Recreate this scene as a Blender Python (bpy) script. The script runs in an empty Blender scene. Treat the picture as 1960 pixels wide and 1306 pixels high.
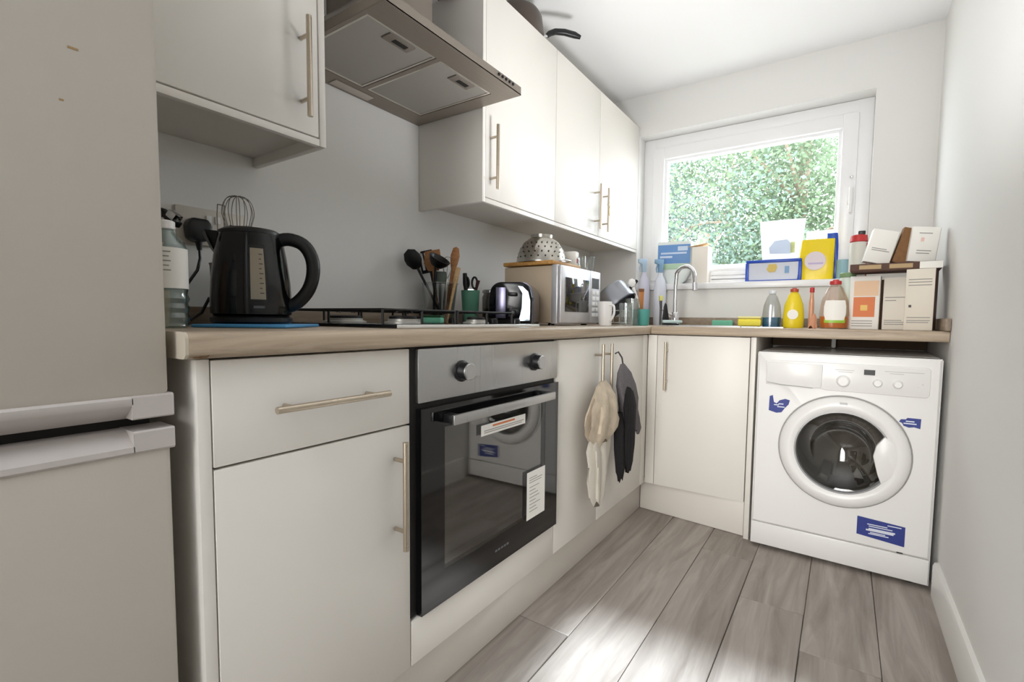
import bpy, bmesh, math, random
from mathutils import Vector, Matrix, noise
random.seed(7)
S = bpy.context.scene
COL = S.collection

# ------------------------------------------------------------------ camera
YAW, PITCH, ROLL, F = 0.5773, -0.0647, 0.0126, 911.78
CAM = Vector((0.7714, 0.1138, 0.9341))
fw = Vector((-math.sin(YAW)*math.cos(PITCH), math.cos(YAW)*math.cos(PITCH), math.sin(PITCH)))
rt = Vector((math.cos(YAW), math.sin(YAW), 0)); up = rt.cross(fw)
r2 = math.cos(ROLL)*rt + math.sin(ROLL)*up; u2 = -math.sin(ROLL)*rt + math.cos(ROLL)*up
cd = bpy.data.cameras.new('camera'); cam = bpy.data.objects.new('camera', cd); COL.objects.link(cam)
cam.matrix_world = Matrix(((r2.x, u2.x, -fw.x, CAM.x), (r2.y, u2.y, -fw.y, CAM.y), (r2.z, u2.z, -fw.z, CAM.z), (0, 0, 0, 1)))
cd.sensor_fit = 'HORIZONTAL'; cd.sensor_width = 36; cd.lens = F*36/1960
cd.shift_x = -(1020.13-980)/1960; cd.shift_y = (670.36-653)/1960
cd.clip_start = 0.01; cd.clip_end = 200
S.camera = cam

# ------------------------------------------------------------------ light
S.view_settings.view_transform = 'Standard'; S.view_settings.look = 'None'
S.view_settings.gamma = 1; S.view_settings.use_curve_mapping = False
S.view_settings.exposure = 0.33
W = bpy.data.worlds.new('overcast_sky'); S.world = W; W.use_nodes = True
W.node_tree.nodes['Background'].inputs[0].default_value = (0.89, 0.94, 1.0, 1)
W.node_tree.nodes['Background'].inputs[1].default_value = 13.0
def light(name, typ, loc, aim, energy, color, **kw):
    d = bpy.data.lights.new(name, typ); d.energy = energy; d.color = color
    for k, v in kw.items(): setattr(d, k, v)
    o = bpy.data.objects.new(name, d); COL.objects.link(o); o.location = loc
    o.rotation_euler = (Vector(aim)-Vector(loc)).to_track_quat('-Z', 'Y').to_euler()
    return o
# sun cut to a floor patch by an added skylight and doorway behind camera
light('sun', 'SUN', (0, 0, 8), (0, math.cos(math.radians(48.8)), 8-math.sin(math.radians(48.8))), 9, (0.80, 0.90, 1.0), angle=math.radians(4))
# unseen area light added in the doorway to brighten the lower fronts
light('doorway_fill', 'AREA', (0.485, -.36, 1.1), (0.50, 2.3, 0.62), 5.5, (1.0, 0.98, 0.955), shape='RECTANGLE', size=0.62, size_y=1.7, spread=math.radians(62))
# added fill spot, aimed at the ceiling to brighten the window end
light('ceiling_bounce_fill', 'SPOT', (0.45, 1.45, 0.95), (0.36, 1.55, 2.25), 48, (0.985, 0.985, 1.0), spot_size=math.radians(140), spot_blend=1.0, shadow_soft_size=0.12)
p = light('window_portal', 'AREA', (0.277, 3.10, 1.565), (0.277, 0, 1.565), 1, (1, 1, 1), shape='RECTANGLE', size=0.9, size_y=0.68)
p.data.cycles.is_portal = True
p = light('added_skylight_portal', 'AREA', (0.485, -.685, 2.34), (0.485, -.685, 0), 1, (1, 1, 1), shape='RECTANGLE', size=0.71, size_y=0.63)  # sampling portal for the added roof opening
p.data.cycles.is_portal = True
S.cycles.max_bounces = 10; S.cycles.diffuse_bounces = 6; S.cycles.glossy_bounces = 5; S.cycles.transmission_bounces = 8; S.cycles.transparent_max_bounces = 16
S.cycles.caustics_reflective = False; S.cycles.caustics_refractive = False
S.cycles.sample_clamp_indirect = 6
S.cycles.use_denoising = True

# ------------------------------------------------------------------ materials
def srgb(c):
    return tuple(((v/255)/12.92 if v/255 <= .04045 else ((v/255+.055)/1.055)**2.4) for v in c) + (1,)
MATS = {}
def mat(name, col, rough=.5, metal=0, bump=0, bscale=60, var=0, vscale=8, coat=0, trans=0, ior=1.45, emit=0, spec=None):
    if name in MATS: return MATS[name]
    m = bpy.data.materials.new(name); m.use_nodes = True; MATS[name] = m
    nt = m.node_tree; b = nt.nodes['Principled BSDF']
    c = srgb(col); b.inputs['Base Color'].default_value = c
    b.inputs['Roughness'].default_value = rough; b.inputs['Metallic'].default_value = metal
    b.inputs['Coat Weight'].default_value = coat; b.inputs['Coat Roughness'].default_value = .08
    b.inputs['Transmission Weight'].default_value = trans; b.inputs['IOR'].default_value = ior
    if spec is not None: b.inputs['Specular IOR Level'].default_value = spec
    tc = nt.nodes.new('ShaderNodeTexCoord')
    if var:
        n = nt.nodes.new('ShaderNodeTexNoise'); n.inputs['Scale'].default_value = vscale; n.inputs['Detail'].default_value = 4
        nt.links.new(tc.outputs['Object'], n.inputs['Vector'])
        r = nt.nodes.new('ShaderNodeValToRGB')
        r.color_ramp.elements[0].position = .3; r.color_ramp.elements[1].position = .7
        r.color_ramp.elements[0].color = tuple(x*(1-var) for x in c[:3])+(1,)
        r.color_ramp.elements[1].color = tuple(min(1, x*(1+var)) for x in c[:3])+(1,)
        nt.links.new(n.outputs['Fac'], r.inputs['Fac']); nt.links.new(r.outputs['Color'], b.inputs['Base Color'])
    if bump:
        n = nt.nodes.new('ShaderNodeTexNoise'); n.inputs['Scale'].default_value = bscale; n.inputs['Detail'].default_value = 3
        nt.links.new(tc.outputs['Object'], n.inputs['Vector'])
        bp = nt.nodes.new('ShaderNodeBump'); bp.inputs['Strength'].default_value = bump; bp.inputs['Distance'].default_value = .004
        nt.links.new(n.outputs['Fac'], bp.inputs['Height']); nt.links.new(bp.outputs['Normal'], b.inputs['Normal'])
    return m
def wood(name, c1, c2, scale=(14, 1.2, 14), rough=.45, rand=0.0, c3=None):
    m = bpy.data.materials.new(name); m.use_nodes = True; MATS[name] = m
    nt = m.node_tree; b = nt.nodes['Principled BSDF']; b.inputs['Roughness'].default_value = rough; b.inputs['Specular IOR Level'].default_value = .32
    tc = nt.nodes.new('ShaderNodeTexCoord'); mp = nt.nodes.new('ShaderNodeMapping'); mp.inputs['Scale'].default_value = scale
    oi = nt.nodes.new('ShaderNodeObjectInfo')
    add = nt.nodes.new('ShaderNodeVectorMath'); add.operation = 'ADD'
    mul = nt.nodes.new('ShaderNodeVectorMath'); mul.operation = 'SCALE'; mul.inputs['Scale'].default_value = 37
    cmb = nt.nodes.new('ShaderNodeCombineXYZ')
    for k in range(3): nt.links.new(oi.outputs['Random'], cmb.inputs[k])
    nt.links.new(cmb.outputs[0], mul.inputs[0])
    nt.links.new(tc.outputs['Object'], mp.inputs['Vector']); nt.links.new(mp.outputs[0], add.inputs[0]); nt.links.new(mul.outputs[0], add.inputs[1])
    n = nt.nodes.new('ShaderNodeTexNoise'); n.inputs['Scale'].default_value = 1.6; n.inputs['Detail'].default_value = 9
    n.inputs['Roughness'].default_value = .62; n.inputs['Distortion'].default_value = .9
    nt.links.new(add.outputs[0], n.inputs['Vector'])
    r = nt.nodes.new('ShaderNodeValToRGB'); r.color_ramp.elements[0].position = .28; r.color_ramp.elements[1].position = .72
    r.color_ramp.elements[0].color = srgb(c1); r.color_ramp.elements[1].color = srgb(c2)
    nt.links.new(n.outputs['Fac'], r.inputs['Fac'])
    out = r.outputs['Color']
    if rand:
        h = nt.nodes.new('ShaderNodeHueSaturation')
        mr = nt.nodes.new('ShaderNodeMapRange'); mr.inputs['To Min'].default_value = 1-rand; mr.inputs['To Max'].default_value = 1+rand
        nt.links.new(oi.outputs['Random'], mr.inputs['Value']); nt.links.new(mr.outputs[0], h.inputs['Value'])
        nt.links.new(out, h.inputs['Color']); out = h.outputs['Color']
    nt.links.new(out, b.inputs['Base Color'])
    bp = nt.nodes.new('ShaderNodeBump'); bp.inputs['Strength'].default_value = .12; bp.inputs['Distance'].default_value = .002
    nt.links.new(n.outputs['Fac'], bp.inputs['Height']); nt.links.new(bp.outputs['Normal'], b.inputs['Normal'])
    return m
def thinglass(name, tint, refl=.06, rough=.02):
    m = bpy.data.materials.new(name); m.use_nodes = True; MATS[name] = m
    nt = m.node_tree; nt.nodes.clear()
    o = nt.nodes.new('ShaderNodeOutputMaterial'); mx = nt.nodes.new('ShaderNodeMixShader')
    t = nt.nodes.new('ShaderNodeBsdfTransparent'); g = nt.nodes.new('ShaderNodeBsdfGlossy')
    t.inputs[0].default_value = tint+(1,); g.inputs['Roughness'].default_value = rough
    lw = nt.nodes.new('ShaderNodeFresnel'); lw.inputs['IOR'].default_value = 1.5
    ad = nt.nodes.new('ShaderNodeMath'); ad.operation = 'ADD'; ad.inputs[1].default_value = refl; ad.use_clamp = True
    mn = nt.nodes.new('ShaderNodeMath'); mn.operation = 'MINIMUM'; mn.inputs[1].default_value = .32
    nt.links.new(lw.outputs[0], ad.inputs[0]); nt.links.new(ad.outputs[0], mn.inputs[0]); nt.links.new(mn.outputs[0], mx.inputs[0])
    nt.links.new(t.outputs[0], mx.inputs[1]); nt.links.new(g.outputs[0], mx.inputs[2]); nt.links.new(mx.outputs[0], o.inputs[0])
    return m
def brushed(name, col, rough=.32, sc=(2, 60, 400), lo=.7):
    m = mat(name, col, rough, 1)
    nt = m.node_tree; b = nt.nodes['Principled BSDF']
    tc = nt.nodes.new('ShaderNodeTexCoord'); mp = nt.nodes.new('ShaderNodeMapping'); mp.inputs['Scale'].default_value = sc
    n = nt.nodes.new('ShaderNodeTexNoise'); n.inputs['Scale'].default_value = 1; n.inputs['Detail'].default_value = 3
    nt.links.new(tc.outputs['Object'], mp.inputs[0]); nt.links.new(mp.outputs[0], n.inputs['Vector'])
    mr = nt.nodes.new('ShaderNodeMapRange'); mr.inputs['To Min'].default_value = rough*lo; mr.inputs['To Max'].default_value = rough*1.4
    nt.links.new(n.outputs['Fac'], mr.inputs[0]); nt.links.new(mr.outputs[0], b.inputs['Roughness'])
    return m

def pouchmat(name, col):
    m = mat(name, col, .35); nt = m.node_tree; b = nt.nodes['Principled BSDF']; o = nt.nodes['Material Output']
    t = nt.nodes.new('ShaderNodeBsdfTranslucent'); t.inputs[0].default_value = srgb(col); mx = nt.nodes.new('ShaderNodeMixShader'); mx.inputs[0].default_value = .5
    nt.links.new(b.outputs[0], mx.inputs[1]); nt.links.new(t.outputs[0], mx.inputs[2]); nt.links.new(mx.outputs[0], o.inputs[0]); return m
PAINT = mat('wall_paint', (227, 226, 223), .75, bump=.05, bscale=220)
CEILM = mat('ceiling_paint', (236, 236, 236), .85, bump=.04, bscale=200)
TRIMM = mat('gloss_white_trim', (232, 231, 227), .35)
CAB = mat('cream_white_laminate', (226, 222, 215), .38, var=.012, vscale=3)
CARC = mat('carcass_white', (216, 211, 203), .5)
PLINTHM = mat('plinth_laminate', (222, 217, 209), .35)
FRIDGE = mat('fridge_enamel', (194, 187, 177), .42, bump=.03, bscale=350)
FRIDGET = mat('fridge_trim_plastic', (194, 187, 183), .4)
GAP = mat('black_gasket', (32, 30, 28), .7)
STEEL = brushed('brushed_nickel', (196, 184, 166), .30)
INOX = brushed('brushed_inox', (188, 188, 188), .30, (3, 400, 3))
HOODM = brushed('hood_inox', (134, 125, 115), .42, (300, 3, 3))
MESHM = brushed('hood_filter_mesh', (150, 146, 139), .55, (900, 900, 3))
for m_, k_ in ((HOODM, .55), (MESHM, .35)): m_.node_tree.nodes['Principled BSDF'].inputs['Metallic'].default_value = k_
CHROME = mat('chrome', (225, 225, 228), .08, 1)
BLKGLASS = mat('black_glass', (12, 12, 13), .06, coat=.4)
BLKPL = mat('black_plastic', (20, 20, 22), .35)
BLKGLOSS = mat('black_gloss_plastic', (9, 10, 14), .12, coat=.0, spec=.5)
BLKMATT = mat('black_matt_metal', (24, 22, 21), .55)
DGREY = mat('dark_grey_plastic', (58, 55, 52), .5)
WHITEPL = mat('white_plastic', (236, 235, 233), .35)
WASHER = mat('washer_enamel', (232, 231, 229), .28)
WINW = mat('window_upvc', (240, 240, 241), .3)
WTOP = wood('worktop_oak_laminate', (146, 129, 110), (194, 177, 156), (30, 1.6, 30), .38)
WTOPX = wood('worktop_oak_laminate_crosswise', (146, 129, 110), (194, 177, 156), (1.6, 30, 30), .38)
UPST = wood('upstand_laminate', (128, 114, 98), (164, 148, 130), (20, 1.5, 20), .45)
PLANK = wood('grey_oak_laminate_floor', (132, 123, 115), (184, 176, 168), (11, 1.0, 11), .55, rand=.07)
BAMBOO = wood('bamboo_board', (160, 112, 56), (204, 158, 92), (25, 3, 25), .5)
SPOONW = wood('beech_spoon', (150, 100, 62), (196, 142, 96), (8, 8, 60), .55)
SPOONL = wood('pale_beech_spoon', (196, 158, 112), (224, 190, 146), (8, 8, 60), .55)
CLEAR = thinglass('clear_plastic', (.82, .83, .83), .12, .15)
CLEARG = thinglass('clear_glass', (.93, .95, .95), .06)
PANE = thinglass('window_glass', (.97, .98, .98), .0)
OVENG = thinglass('tinted_oven_glass', (.86, .85, .83), .02)
WGLASS = thinglass('washer_bowl_glass', (.46, .45, .43), .07)
TEAL = mat('teal_glaze', (92, 168, 160), .3)
GREENCUP = mat('sage_green_ceramic', (92, 146, 124), .4)
BLUEM = mat('sky_blue_plastic', (76, 152, 206), .4)
BLUEL = mat('deep_blue_label', (44, 58, 132), .45, var=.08, vscale=40)
PAPER = mat('white_paper', (238, 236, 230), .6)
INK = mat('grey_print', (150, 146, 142), .6)
INKW = mat('white_print', (220, 224, 236), .5)
ORANGE = mat('orange_print', (216, 122, 70), .55)
BROWN = mat('brown_cardboard', (128, 92, 58), .8, var=.1, vscale=60)
DBROWN = mat('dark_brown_card', (88, 62, 52), .7)
YEL = mat('yellow_plastic', (226, 202, 36), .35)
LEMON = mat('lemon_sponge', (240, 224, 84), .85, bump=.5, bscale=200)
MINT = mat('mint_green_sponge', (122, 200, 168), .85, bump=.5, bscale=200)
RED = mat('red_plastic', (186, 50, 50), .4)
TUBBLUE = mat('royal_blue_plastic', (30, 72, 178), .35)
BLIQ = mat('blue_washing_liquid', (40, 118, 158), .2, coat=.4)
LILAC = mat('pale_lilac_plastic', (214, 214, 232), .4)
BEIGECL = mat('beige_cotton', (188, 174, 154), .95, bump=.5, bscale=60, var=.15, vscale=30)
TWEED = mat('grey_tweed', (104, 100, 102), .95, bump=.6, bscale=400, var=.25, vscale=300)
BLKCL = mat('black_cotton', (26, 24, 25), .95, bump=.4, bscale=300)
MWSIDE = mat('microwave_beige_side', (186, 170, 148), .4)
SILVER = mat('silver_plastic', (206, 206, 210), .32, .55)
CREAM = mat('cream_card', (222, 214, 196), .65)
BARK = mat('bark', (120, 104, 88), .9, bump=.5, bscale=30)
LEAFA = mat('pale_green_leaf', (92, 108, 84), .6, var=.2, vscale=2)
LEAFB = mat('grey_green_leaf', (88, 104, 94), .6, var=.2, vscale=2)
for m_ in (LEAFA, LEAFB):
    n_ = m_.node_tree; b_ = n_.nodes['Principled BSDF']; t_ = n_.nodes.new('ShaderNodeBsdfTranslucent'); x_ = n_.nodes.new('ShaderNodeMixShader'); x_.inputs[0].default_value = .45
    b_.inputs['Specular IOR Level'].default_value = .15
    n_.links.new(b_.inputs['Base Color'].links[0].from_socket, t_.inputs[0]); n_.links.new(b_.outputs[0], x_.inputs[1]); n_.links.new(t_.outputs[0], x_.inputs[2]); n_.links.new(x_.outputs[0], n_.nodes['Material Output'].inputs[0])
BOUNCE_GROUND = mat('pale_bounce_ground', (176, 172, 164), .9, var=.1, vscale=4)  # unseen ground, made pale to reflect light up into the window reveal

# ------------------------------------------------------------------ mesh helpers
def box(bm, x0, x1, y0, y1, z0, z1, bev=0, seg=2):
    r = bmesh.ops.create_cube(bm, size=1)
    vs = r['verts']
    bmesh.ops.scale(bm, vec=(abs(x1-x0), abs(y1-y0), abs(z1-z0)), verts=vs)
    bmesh.ops.translate(bm, vec=((x0+x1)/2, (y0+y1)/2, (z0+z1)/2), verts=vs)
    if bev:
        es = list({e for v in vs for e in v.link_edges})
        bmesh.ops.bevel(bm, geom=es, offset=bev, segments=seg, profile=.5, affect='EDGES')
    return bm
def B(*a, bev=0, seg=2): return box(bmesh.new(), *a, bev=bev, seg=seg)
def rings(bm, rr, closed=True, cap0=True, cap1=True):
    """skin successive rings of points"""
    vs = [[bm.verts.new(p) for p in r] for r in rr]
    n = len(vs[0])
    for a, b in zip(vs, vs[1:]):
        for i in range(n if closed else n-1):
            j = (i+1) % n
            try: bm.faces.new((a[i], a[j], b[j], b[i]))
            except ValueError: pass
    if cap0 and closed: bm.faces.new(vs[0][::-1])
    if cap1 and closed: bm.faces.new(vs[-1])
    return bm
def lathe(bm, prof, n=24, c=(0, 0, 0), sx=1, sy=1, cap0=True, cap1=True):
    rr = [[(c[0]+max(r, 1e-4)*sx*math.cos(2*math.pi*i/n), c[1]+max(r, 1e-4)*sy*math.sin(2*math.pi*i/n), c[2]+z) for i in range(n)] for r, z in prof]
    return rings(bm, rr, True, cap0, cap1)
def L(prof, n=24, **k): return lathe(bmesh.new(), prof, n, **k)
def tube(bm, pts, r, n=8, sq=1.0, close=False):
    pts = [Vector(p) for p in pts]; rs = r if isinstance(r, (list, tuple)) else [r]*len(pts)
    rr = []; prev = None
    for i, p in enumerate(pts):
        if close: t = pts[(i+1) % len(pts)]-pts[i-1]
        else: t = pts[min(i+1, len(pts)-1)]-pts[max(i-1, 0)]
        t.normalize()
        if prev is None:
            a = Vector((0, 0, 1)) if abs(t.z) < .9 else Vector((1, 0, 0))
            u = t.cross(a).normalized()
        else:
            u = (prev-t*prev.dot(t)).normalized()
        prev = u; v = t.cross(u)
        rr.append([p+rs[i]*(math.cos(2*math.pi*k/n)*u+sq*math.sin(2*math.pi*k/n)*v) for k in range(n)])
    if close: rr.append(rr[0])
    return rings(bm, rr, True, not close, not close)
def T(pts, r, n=8, **k): return tube(bmesh.new(), pts, r, n, **k)
def prism(bm, poly, axis, a, b, bev=0):
    def P(p, h): return {'x': (h, p[0], p[1]), 'y': (p[0], h, p[1]), 'z': (p[0], p[1], h)}[axis]
    v0 = [bm.verts.new(P(p, a)) for p in poly]; v1 = [bm.verts.new(P(p, b)) for p in poly]
    n = len(poly); fs = [bm.faces.new(v0[::-1]), bm.faces.new(v1)]
    for i in range(n): fs.append(bm.faces.new((v0[i], v0[(i+1) % n], v1[(i+1) % n], v1[i])))
    bmesh.ops.recalc_face_normals(bm, faces=fs)
    if bev:
        es = list({e for f in fs for e in f.edges})
        bmesh.ops.bevel(bm, geom=es, offset=bev, segments=2, profile=.5, affect='EDGES')
    return bm
def PR(*a, **k): return prism(bmesh.new(), *a, **k)
def arc(cx, cy, r, a0, a1, n): return [(cx+r*math.cos(a0+(a1-a0)*i/n), cy+r*math.sin(a0+(a1-a0)*i/n)) for i in range(n+1)]
def mv(bm, loc=(0, 0, 0), rot=(0, 0, 0)):
    from mathutils import Euler
    M = Matrix.Translation(loc) @ Euler(rot).to_matrix().to_4x4()
    bmesh.ops.transform(bm, matrix=M, verts=bm.verts); return bm
def obj(name, bm, m, parent=None, off=None, smooth=True):
    if off is not None: bmesh.ops.translate(bm, vec=-Vector(off), verts=bm.verts)
    bmesh.ops.recalc_face_normals(bm, faces=bm.faces)
    me = bpy.data.meshes.new(name); bm.to_mesh(me); bm.free()
    if smooth:
        me.polygons.foreach_set('use_smooth', [True]*len(me.polygons)); me.set_sharp_from_angle(angle=math.radians(38))
    me.materials.append(m)
    o = bpy.data.objects.new(name, me); COL.objects.link(o)
    if parent: o.parent = parent
    return o
def struct(name, bm, m, parent=None):
    o = obj(name, bm, m, parent)
    if not parent: o['kind'] = 'structure'
    return o
class Thing:
    """An Empty at a thing's base; part() builds in world coordinates (w=True) or in the thing's own."""
    def __init__(s, name, label, cat, loc=(0, 0, 0), rot=0, group=None, world=False):
        s.o = bpy.data.objects.new(name, None); COL.objects.link(s.o); s.o.empty_display_size = .05
        s.o.location = loc; s.o.rotation_euler = (0, 0, rot) if not isinstance(rot, tuple) else rot
        s.o['label'] = label; s.o['category'] = cat
        if group: s.o['group'] = group
        s.loc = loc if world else None
    def part(s, name, bm, m, parent=None, label=None, kind=None):
        o = obj(name, bm, m, parent or s.o, s.loc)
        if label: o['label'] = label
        if kind or name in ('print', 'gauge_marks', 'label_print', 'maker_mark', 'pin_hole', 'prongs', 'slot'): o['kind'] = kind or 'stuff'
        return o
def bar_handle(bm, a, b, out, r=.006, inset=.04, stand=.032):
    """a bar pull: bar from a to b, standing off along out on two posts"""
    a, b, out = Vector(a), Vector(b), Vector(out).normalized()
    d = (b-a).normalized()
    tube(bm, [a, b], r, 12)
    for p in (a+d*inset, b-d*inset): tube(bm, [p-out*stand, p], r*.75, 8)
    return bm
def lines(bm, plane, a0, b0, rows, depth, h=.0015):
    """rows of short print bars; plane gives a function (a,b,d)->point"""
    for (u0, u1, v) in rows:
        vs = [bm.verts.new(plane(*q)) for q in ((u0, v, depth), (u1, v, depth), (u1, v+h, depth), (u0, v+h, depth))]
        bm.faces.new(vs)
    return bm

# ------------------------------------------------------------------ room shell
XW, XR, YB, YW, H = -0.6, 1.08, -1.7, 2.873, 2.25
WX0, WX1, WZ0, WZ1 = -.292, .847, 1.115, 2.02
fl = struct('floor', B(XW, XR, YB, YW, -.06, -.012), mat('floor_underlay', (70, 64, 58), .9))
# planks, 192 mm wide, running towards the window
joints = {-1: [.6, 1.7], 0: [.10, 1.31], 1: [.72], 2: [.30, 2.10], 3: [.62, 1.82], 4: [.41, 1.625], 5: [.9]}
for k in range(-1, 6):
    x0 = -.062+.192*k; x1 = min(x0+.192, XR-.001); x0 = max(x0, -.2)
    ys = [YB+.002]+joints[k]+[2.86]
    if k == 4: ys = [YB+.002, .41, 1.625, 2.86]
    for a, b in zip(ys, ys[1:]):
        bm = B(x0+.0008, x1-.0008, a+.0008, b-.0008, -.012, 0, bev=.0018, seg=1)
        c = Vector(((x0+x1)/2, (a+b)/2, 0)); bmesh.ops.translate(bm, vec=-c, verts=bm.verts)
        o = obj('plank', bm, PLANK, fl); o.location = c
bm = B(XW-.1, XR+.1, -.37, YW+.15, H, H+.08); box(bm, XW-.1, XR+.1, YB, -1.00, H, H+.08)
box(bm, XW-.1, .13, -1.00, -.37, H, H+.08); box(bm, .84, XR+.1, -1.00, -.37, H, H+.08)
struct('ceiling', bm, CEILM)  # opening behind the view is added, sized to let the sun patch in
bm = B(XW, .13, -.34, -.25, -.012, H); box(bm, .84, XR, -.34, -.25, -.012, H); box(bm, .13, .84, -.34, -.25, 2.0, H)
struct('wall_added_doorway', bm, PAINT)  # unseen wall, its opening added to shape the sun on the floor
struct('wall_left', B(XW-.1, XW, YB, YW, -.06, H), PAINT)
struct('wall_right', B(XR, XR+.1, YB, YW, -.06, H), PAINT)
struct('wall_back', B(XW-.1, XR+.1, YB-.1, YB, -.06, H), PAINT)
bm = bmesh.new()
for a in ((XW-.1, WX0, -.06, H), (WX1, XR+.1, -.06, H), (WX0, WX1, -.06, WZ0-.0025), (WX0, WX1, WZ1, H)):
    box(bm, a[0], a[1], YW, YW+.22, a[2], a[3])
struct('wall_window', bm, PAINT)
struct('baseboard_right', PR([(XR, 0), (XR-.016, 0), (XR-.016, .105), (XR-.011, .118), (XR, .12)], 'y', YB, 2.20), TRIMM)
# window
YF = YW+.095
win = struct('window_1', B(WX0, WX1, YW+.1, YW+.215, WZ0-.002, WZ0+.0015), WINW)
win.data.polygons[0].use_smooth = False
def frame(x0, x1, z0, z1, t, y0, y1, bev):
    bm = bmesh.new()
    box(bm, x0, x0+t, y0, y1, z0, z1, bev); box(bm, x1-t, x1, y0, y1, z0, z1, bev)
    box(bm, x0+t-.004, x1-t+.004, y0+.0004, y1, z1-t, z1-.0004, bev); box(bm, x0+t-.004, x1-t+.004, y0+.0004, y1, z0+.0004, z0+t, bev)
    return bm
struct('window_sill', B(WX0, WX1, YW-.022, YF, WZ0-.002, WZ0+.033, bev=.006), WINW, win)
struct('frame', frame(WX0, WX1, WZ0+.002, WZ1-.001, .066, YF, YF+.075, .004), WINW, win)
struct('sash', frame(WX0+.058, WX1-.058, WZ0+.060, WZ1-.060, .068, YF-.014, YF+.06, .008), WINW, win)
struct('glazing_bead', frame(WX0+.118, WX1-.118, WZ0+.118, WZ1-.118, .024, YF+.006, YF+.05, .006), WINW, win)
struct('pane', B(WX0+.136, WX1-.136, YF+.032, YF+.038, WZ0+.136, WZ1-.136), PANE, win)
bm = bmesh.new(); box(bm, .756, .782, YF-.022, YF-.013, 1.515, 1.60, .004); box(bm, .761, .777, YF-.05, YF-.02, 1.575, 1.593, .004)
box(bm, .762, .776, YF-.056, YF-.042, 1.47, 1.593, .005)
struct('window_handle', bm, WHITEPL, win)
struct('window_lock', mv(L([(.006, 0), (.006, .008), (.003, .009)], 12), (.769, YF-.014, 1.65), (math.pi/2, 0, 0)), CHROME, win)

# ------------------------------------------------------------------ fridge freezer
FX, FY0, FY1 = 0.0, -.165, .390
t = Thing('fridge_freezer', 'tall off-white fridge freezer beside the end of the worktop', 'fridge freezer', (-.3, .11, 0), world=True)
t.part('body', B(XW+.02, FX-.062, FY0+.006, FY1-.006, .03, 1.76, bev=.006), FRIDGE)
t.part('gasket', B(FX-.061, FX-.050, FY0+.015, FY1-.012, .075, 1.75), GAP)
d = t.part('upper_door', B(FX-.05, FX-.003, FY0+.003, FY1-.003, .823, 1.757, bev=.008), FRIDGE)
prof = [(-.05, .7945), (-.026, .7945), (-.002, .813), (0, .816), (0, .824), (-.003, .827), (-.05, .827)]
bm = PR(prof, 'y', FY0+.04, .345)
endp = [(-.05, .7955), (-.002, .7955), (0, .7975), (0, .825), (-.003, .827), (-.05, .827)]
prism(bm, endp, 'y', .344, FY1); prism(bm, endp, 'y', FY0, FY0+.041)
t.part('upper_handle_trim', bm, FRIDGET, d)
for a_ in ((.2985, .308, 1.244, 1.2465), (.289, .293, 1.181, 1.183)): t.part('scuff_mark', B(FX-.004, FX-.0024, *a_), mat('scuff_tan', (160, 132, 92), .8), d, 'small tan scuff')
d = t.part('lower_door', B(FX-.05, FX-.003, FY0+.003, FY1-.003, .09, .756, bev=.008), FRIDGE)
prof = [(-.05, .750), (-.003, .750), (0, .753), (0, .760), (-.002, .762), (-.026, .7795), (-.05, .7795)]
bm = PR(prof, 'y', FY0+.04, .345)
endp = [(-.05, .750), (-.003, .750), (0, .753), (0, .778), (-.002, .780), (-.05, .780)]
prism(bm, endp, 'y', .344, FY1); prism(bm, endp, 'y', FY0, FY0+.041)
t.part('lower_handle_trim', bm, FRIDGET, d)
t.part('kick_strip', B(XW+.06, FX-.06, FY0+.02, FY1-.02, 0, .085), DGREY)

# ------------------------------------------------------------------ base units, left run
ZB, ZD, ZT0, ZT1 = .157, .868, .872, .910
DT = .018
def carcass(bm, x0, x1, y0, y1, z0, z1, t=.016, front='x'):
    box(bm, x0, x1, y0, y0+t, z0, z1); box(bm, x0, x1, y1-t, y1, z0, z1)
    box(bm, x0, x1, y0+t, y1-t, z0, z0+t); box(bm, x0, x0+.008, y0+t, y1-t, z0+t, z1)
    box(bm, x0+.3, x1-.01, y0+t, y1-t, z1-t, z1)
    return bm
t = Thing('base_cabinet', 'cream base cabinet with one wide drawer above a door, beside the fridge', 'cabinet', (-.3, .62, 0), world=True)
t.part('body', carcass(bmesh.new(), -.575, -DT-.003, .437, .820, ZB, ZD), CARC)
t.part('end_panel', B(-.59, -.001, .418, .4355, .0, ZD+.002, bev=.001), CAB)
d = t.part('drawer', B(-DT, 0, .4375, .8165, .7075, ZD, bev=.0015), CAB)
t.part('bar_handle', bar_handle(bmesh.new(), (.034, .514, .786), (.034, .736, .786), (1, 0, 0), inset=.03), STEEL, d)
d = t.part('door', B(-DT, 0, .4375, .8165, ZB+.002, .7035, bev=.0015), CAB)
t.part('bar_handle', bar_handle(bmesh.new(), (.034, .775, .452), (.034, .775, .680), (1, 0, 0)), STEEL, d)

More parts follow.
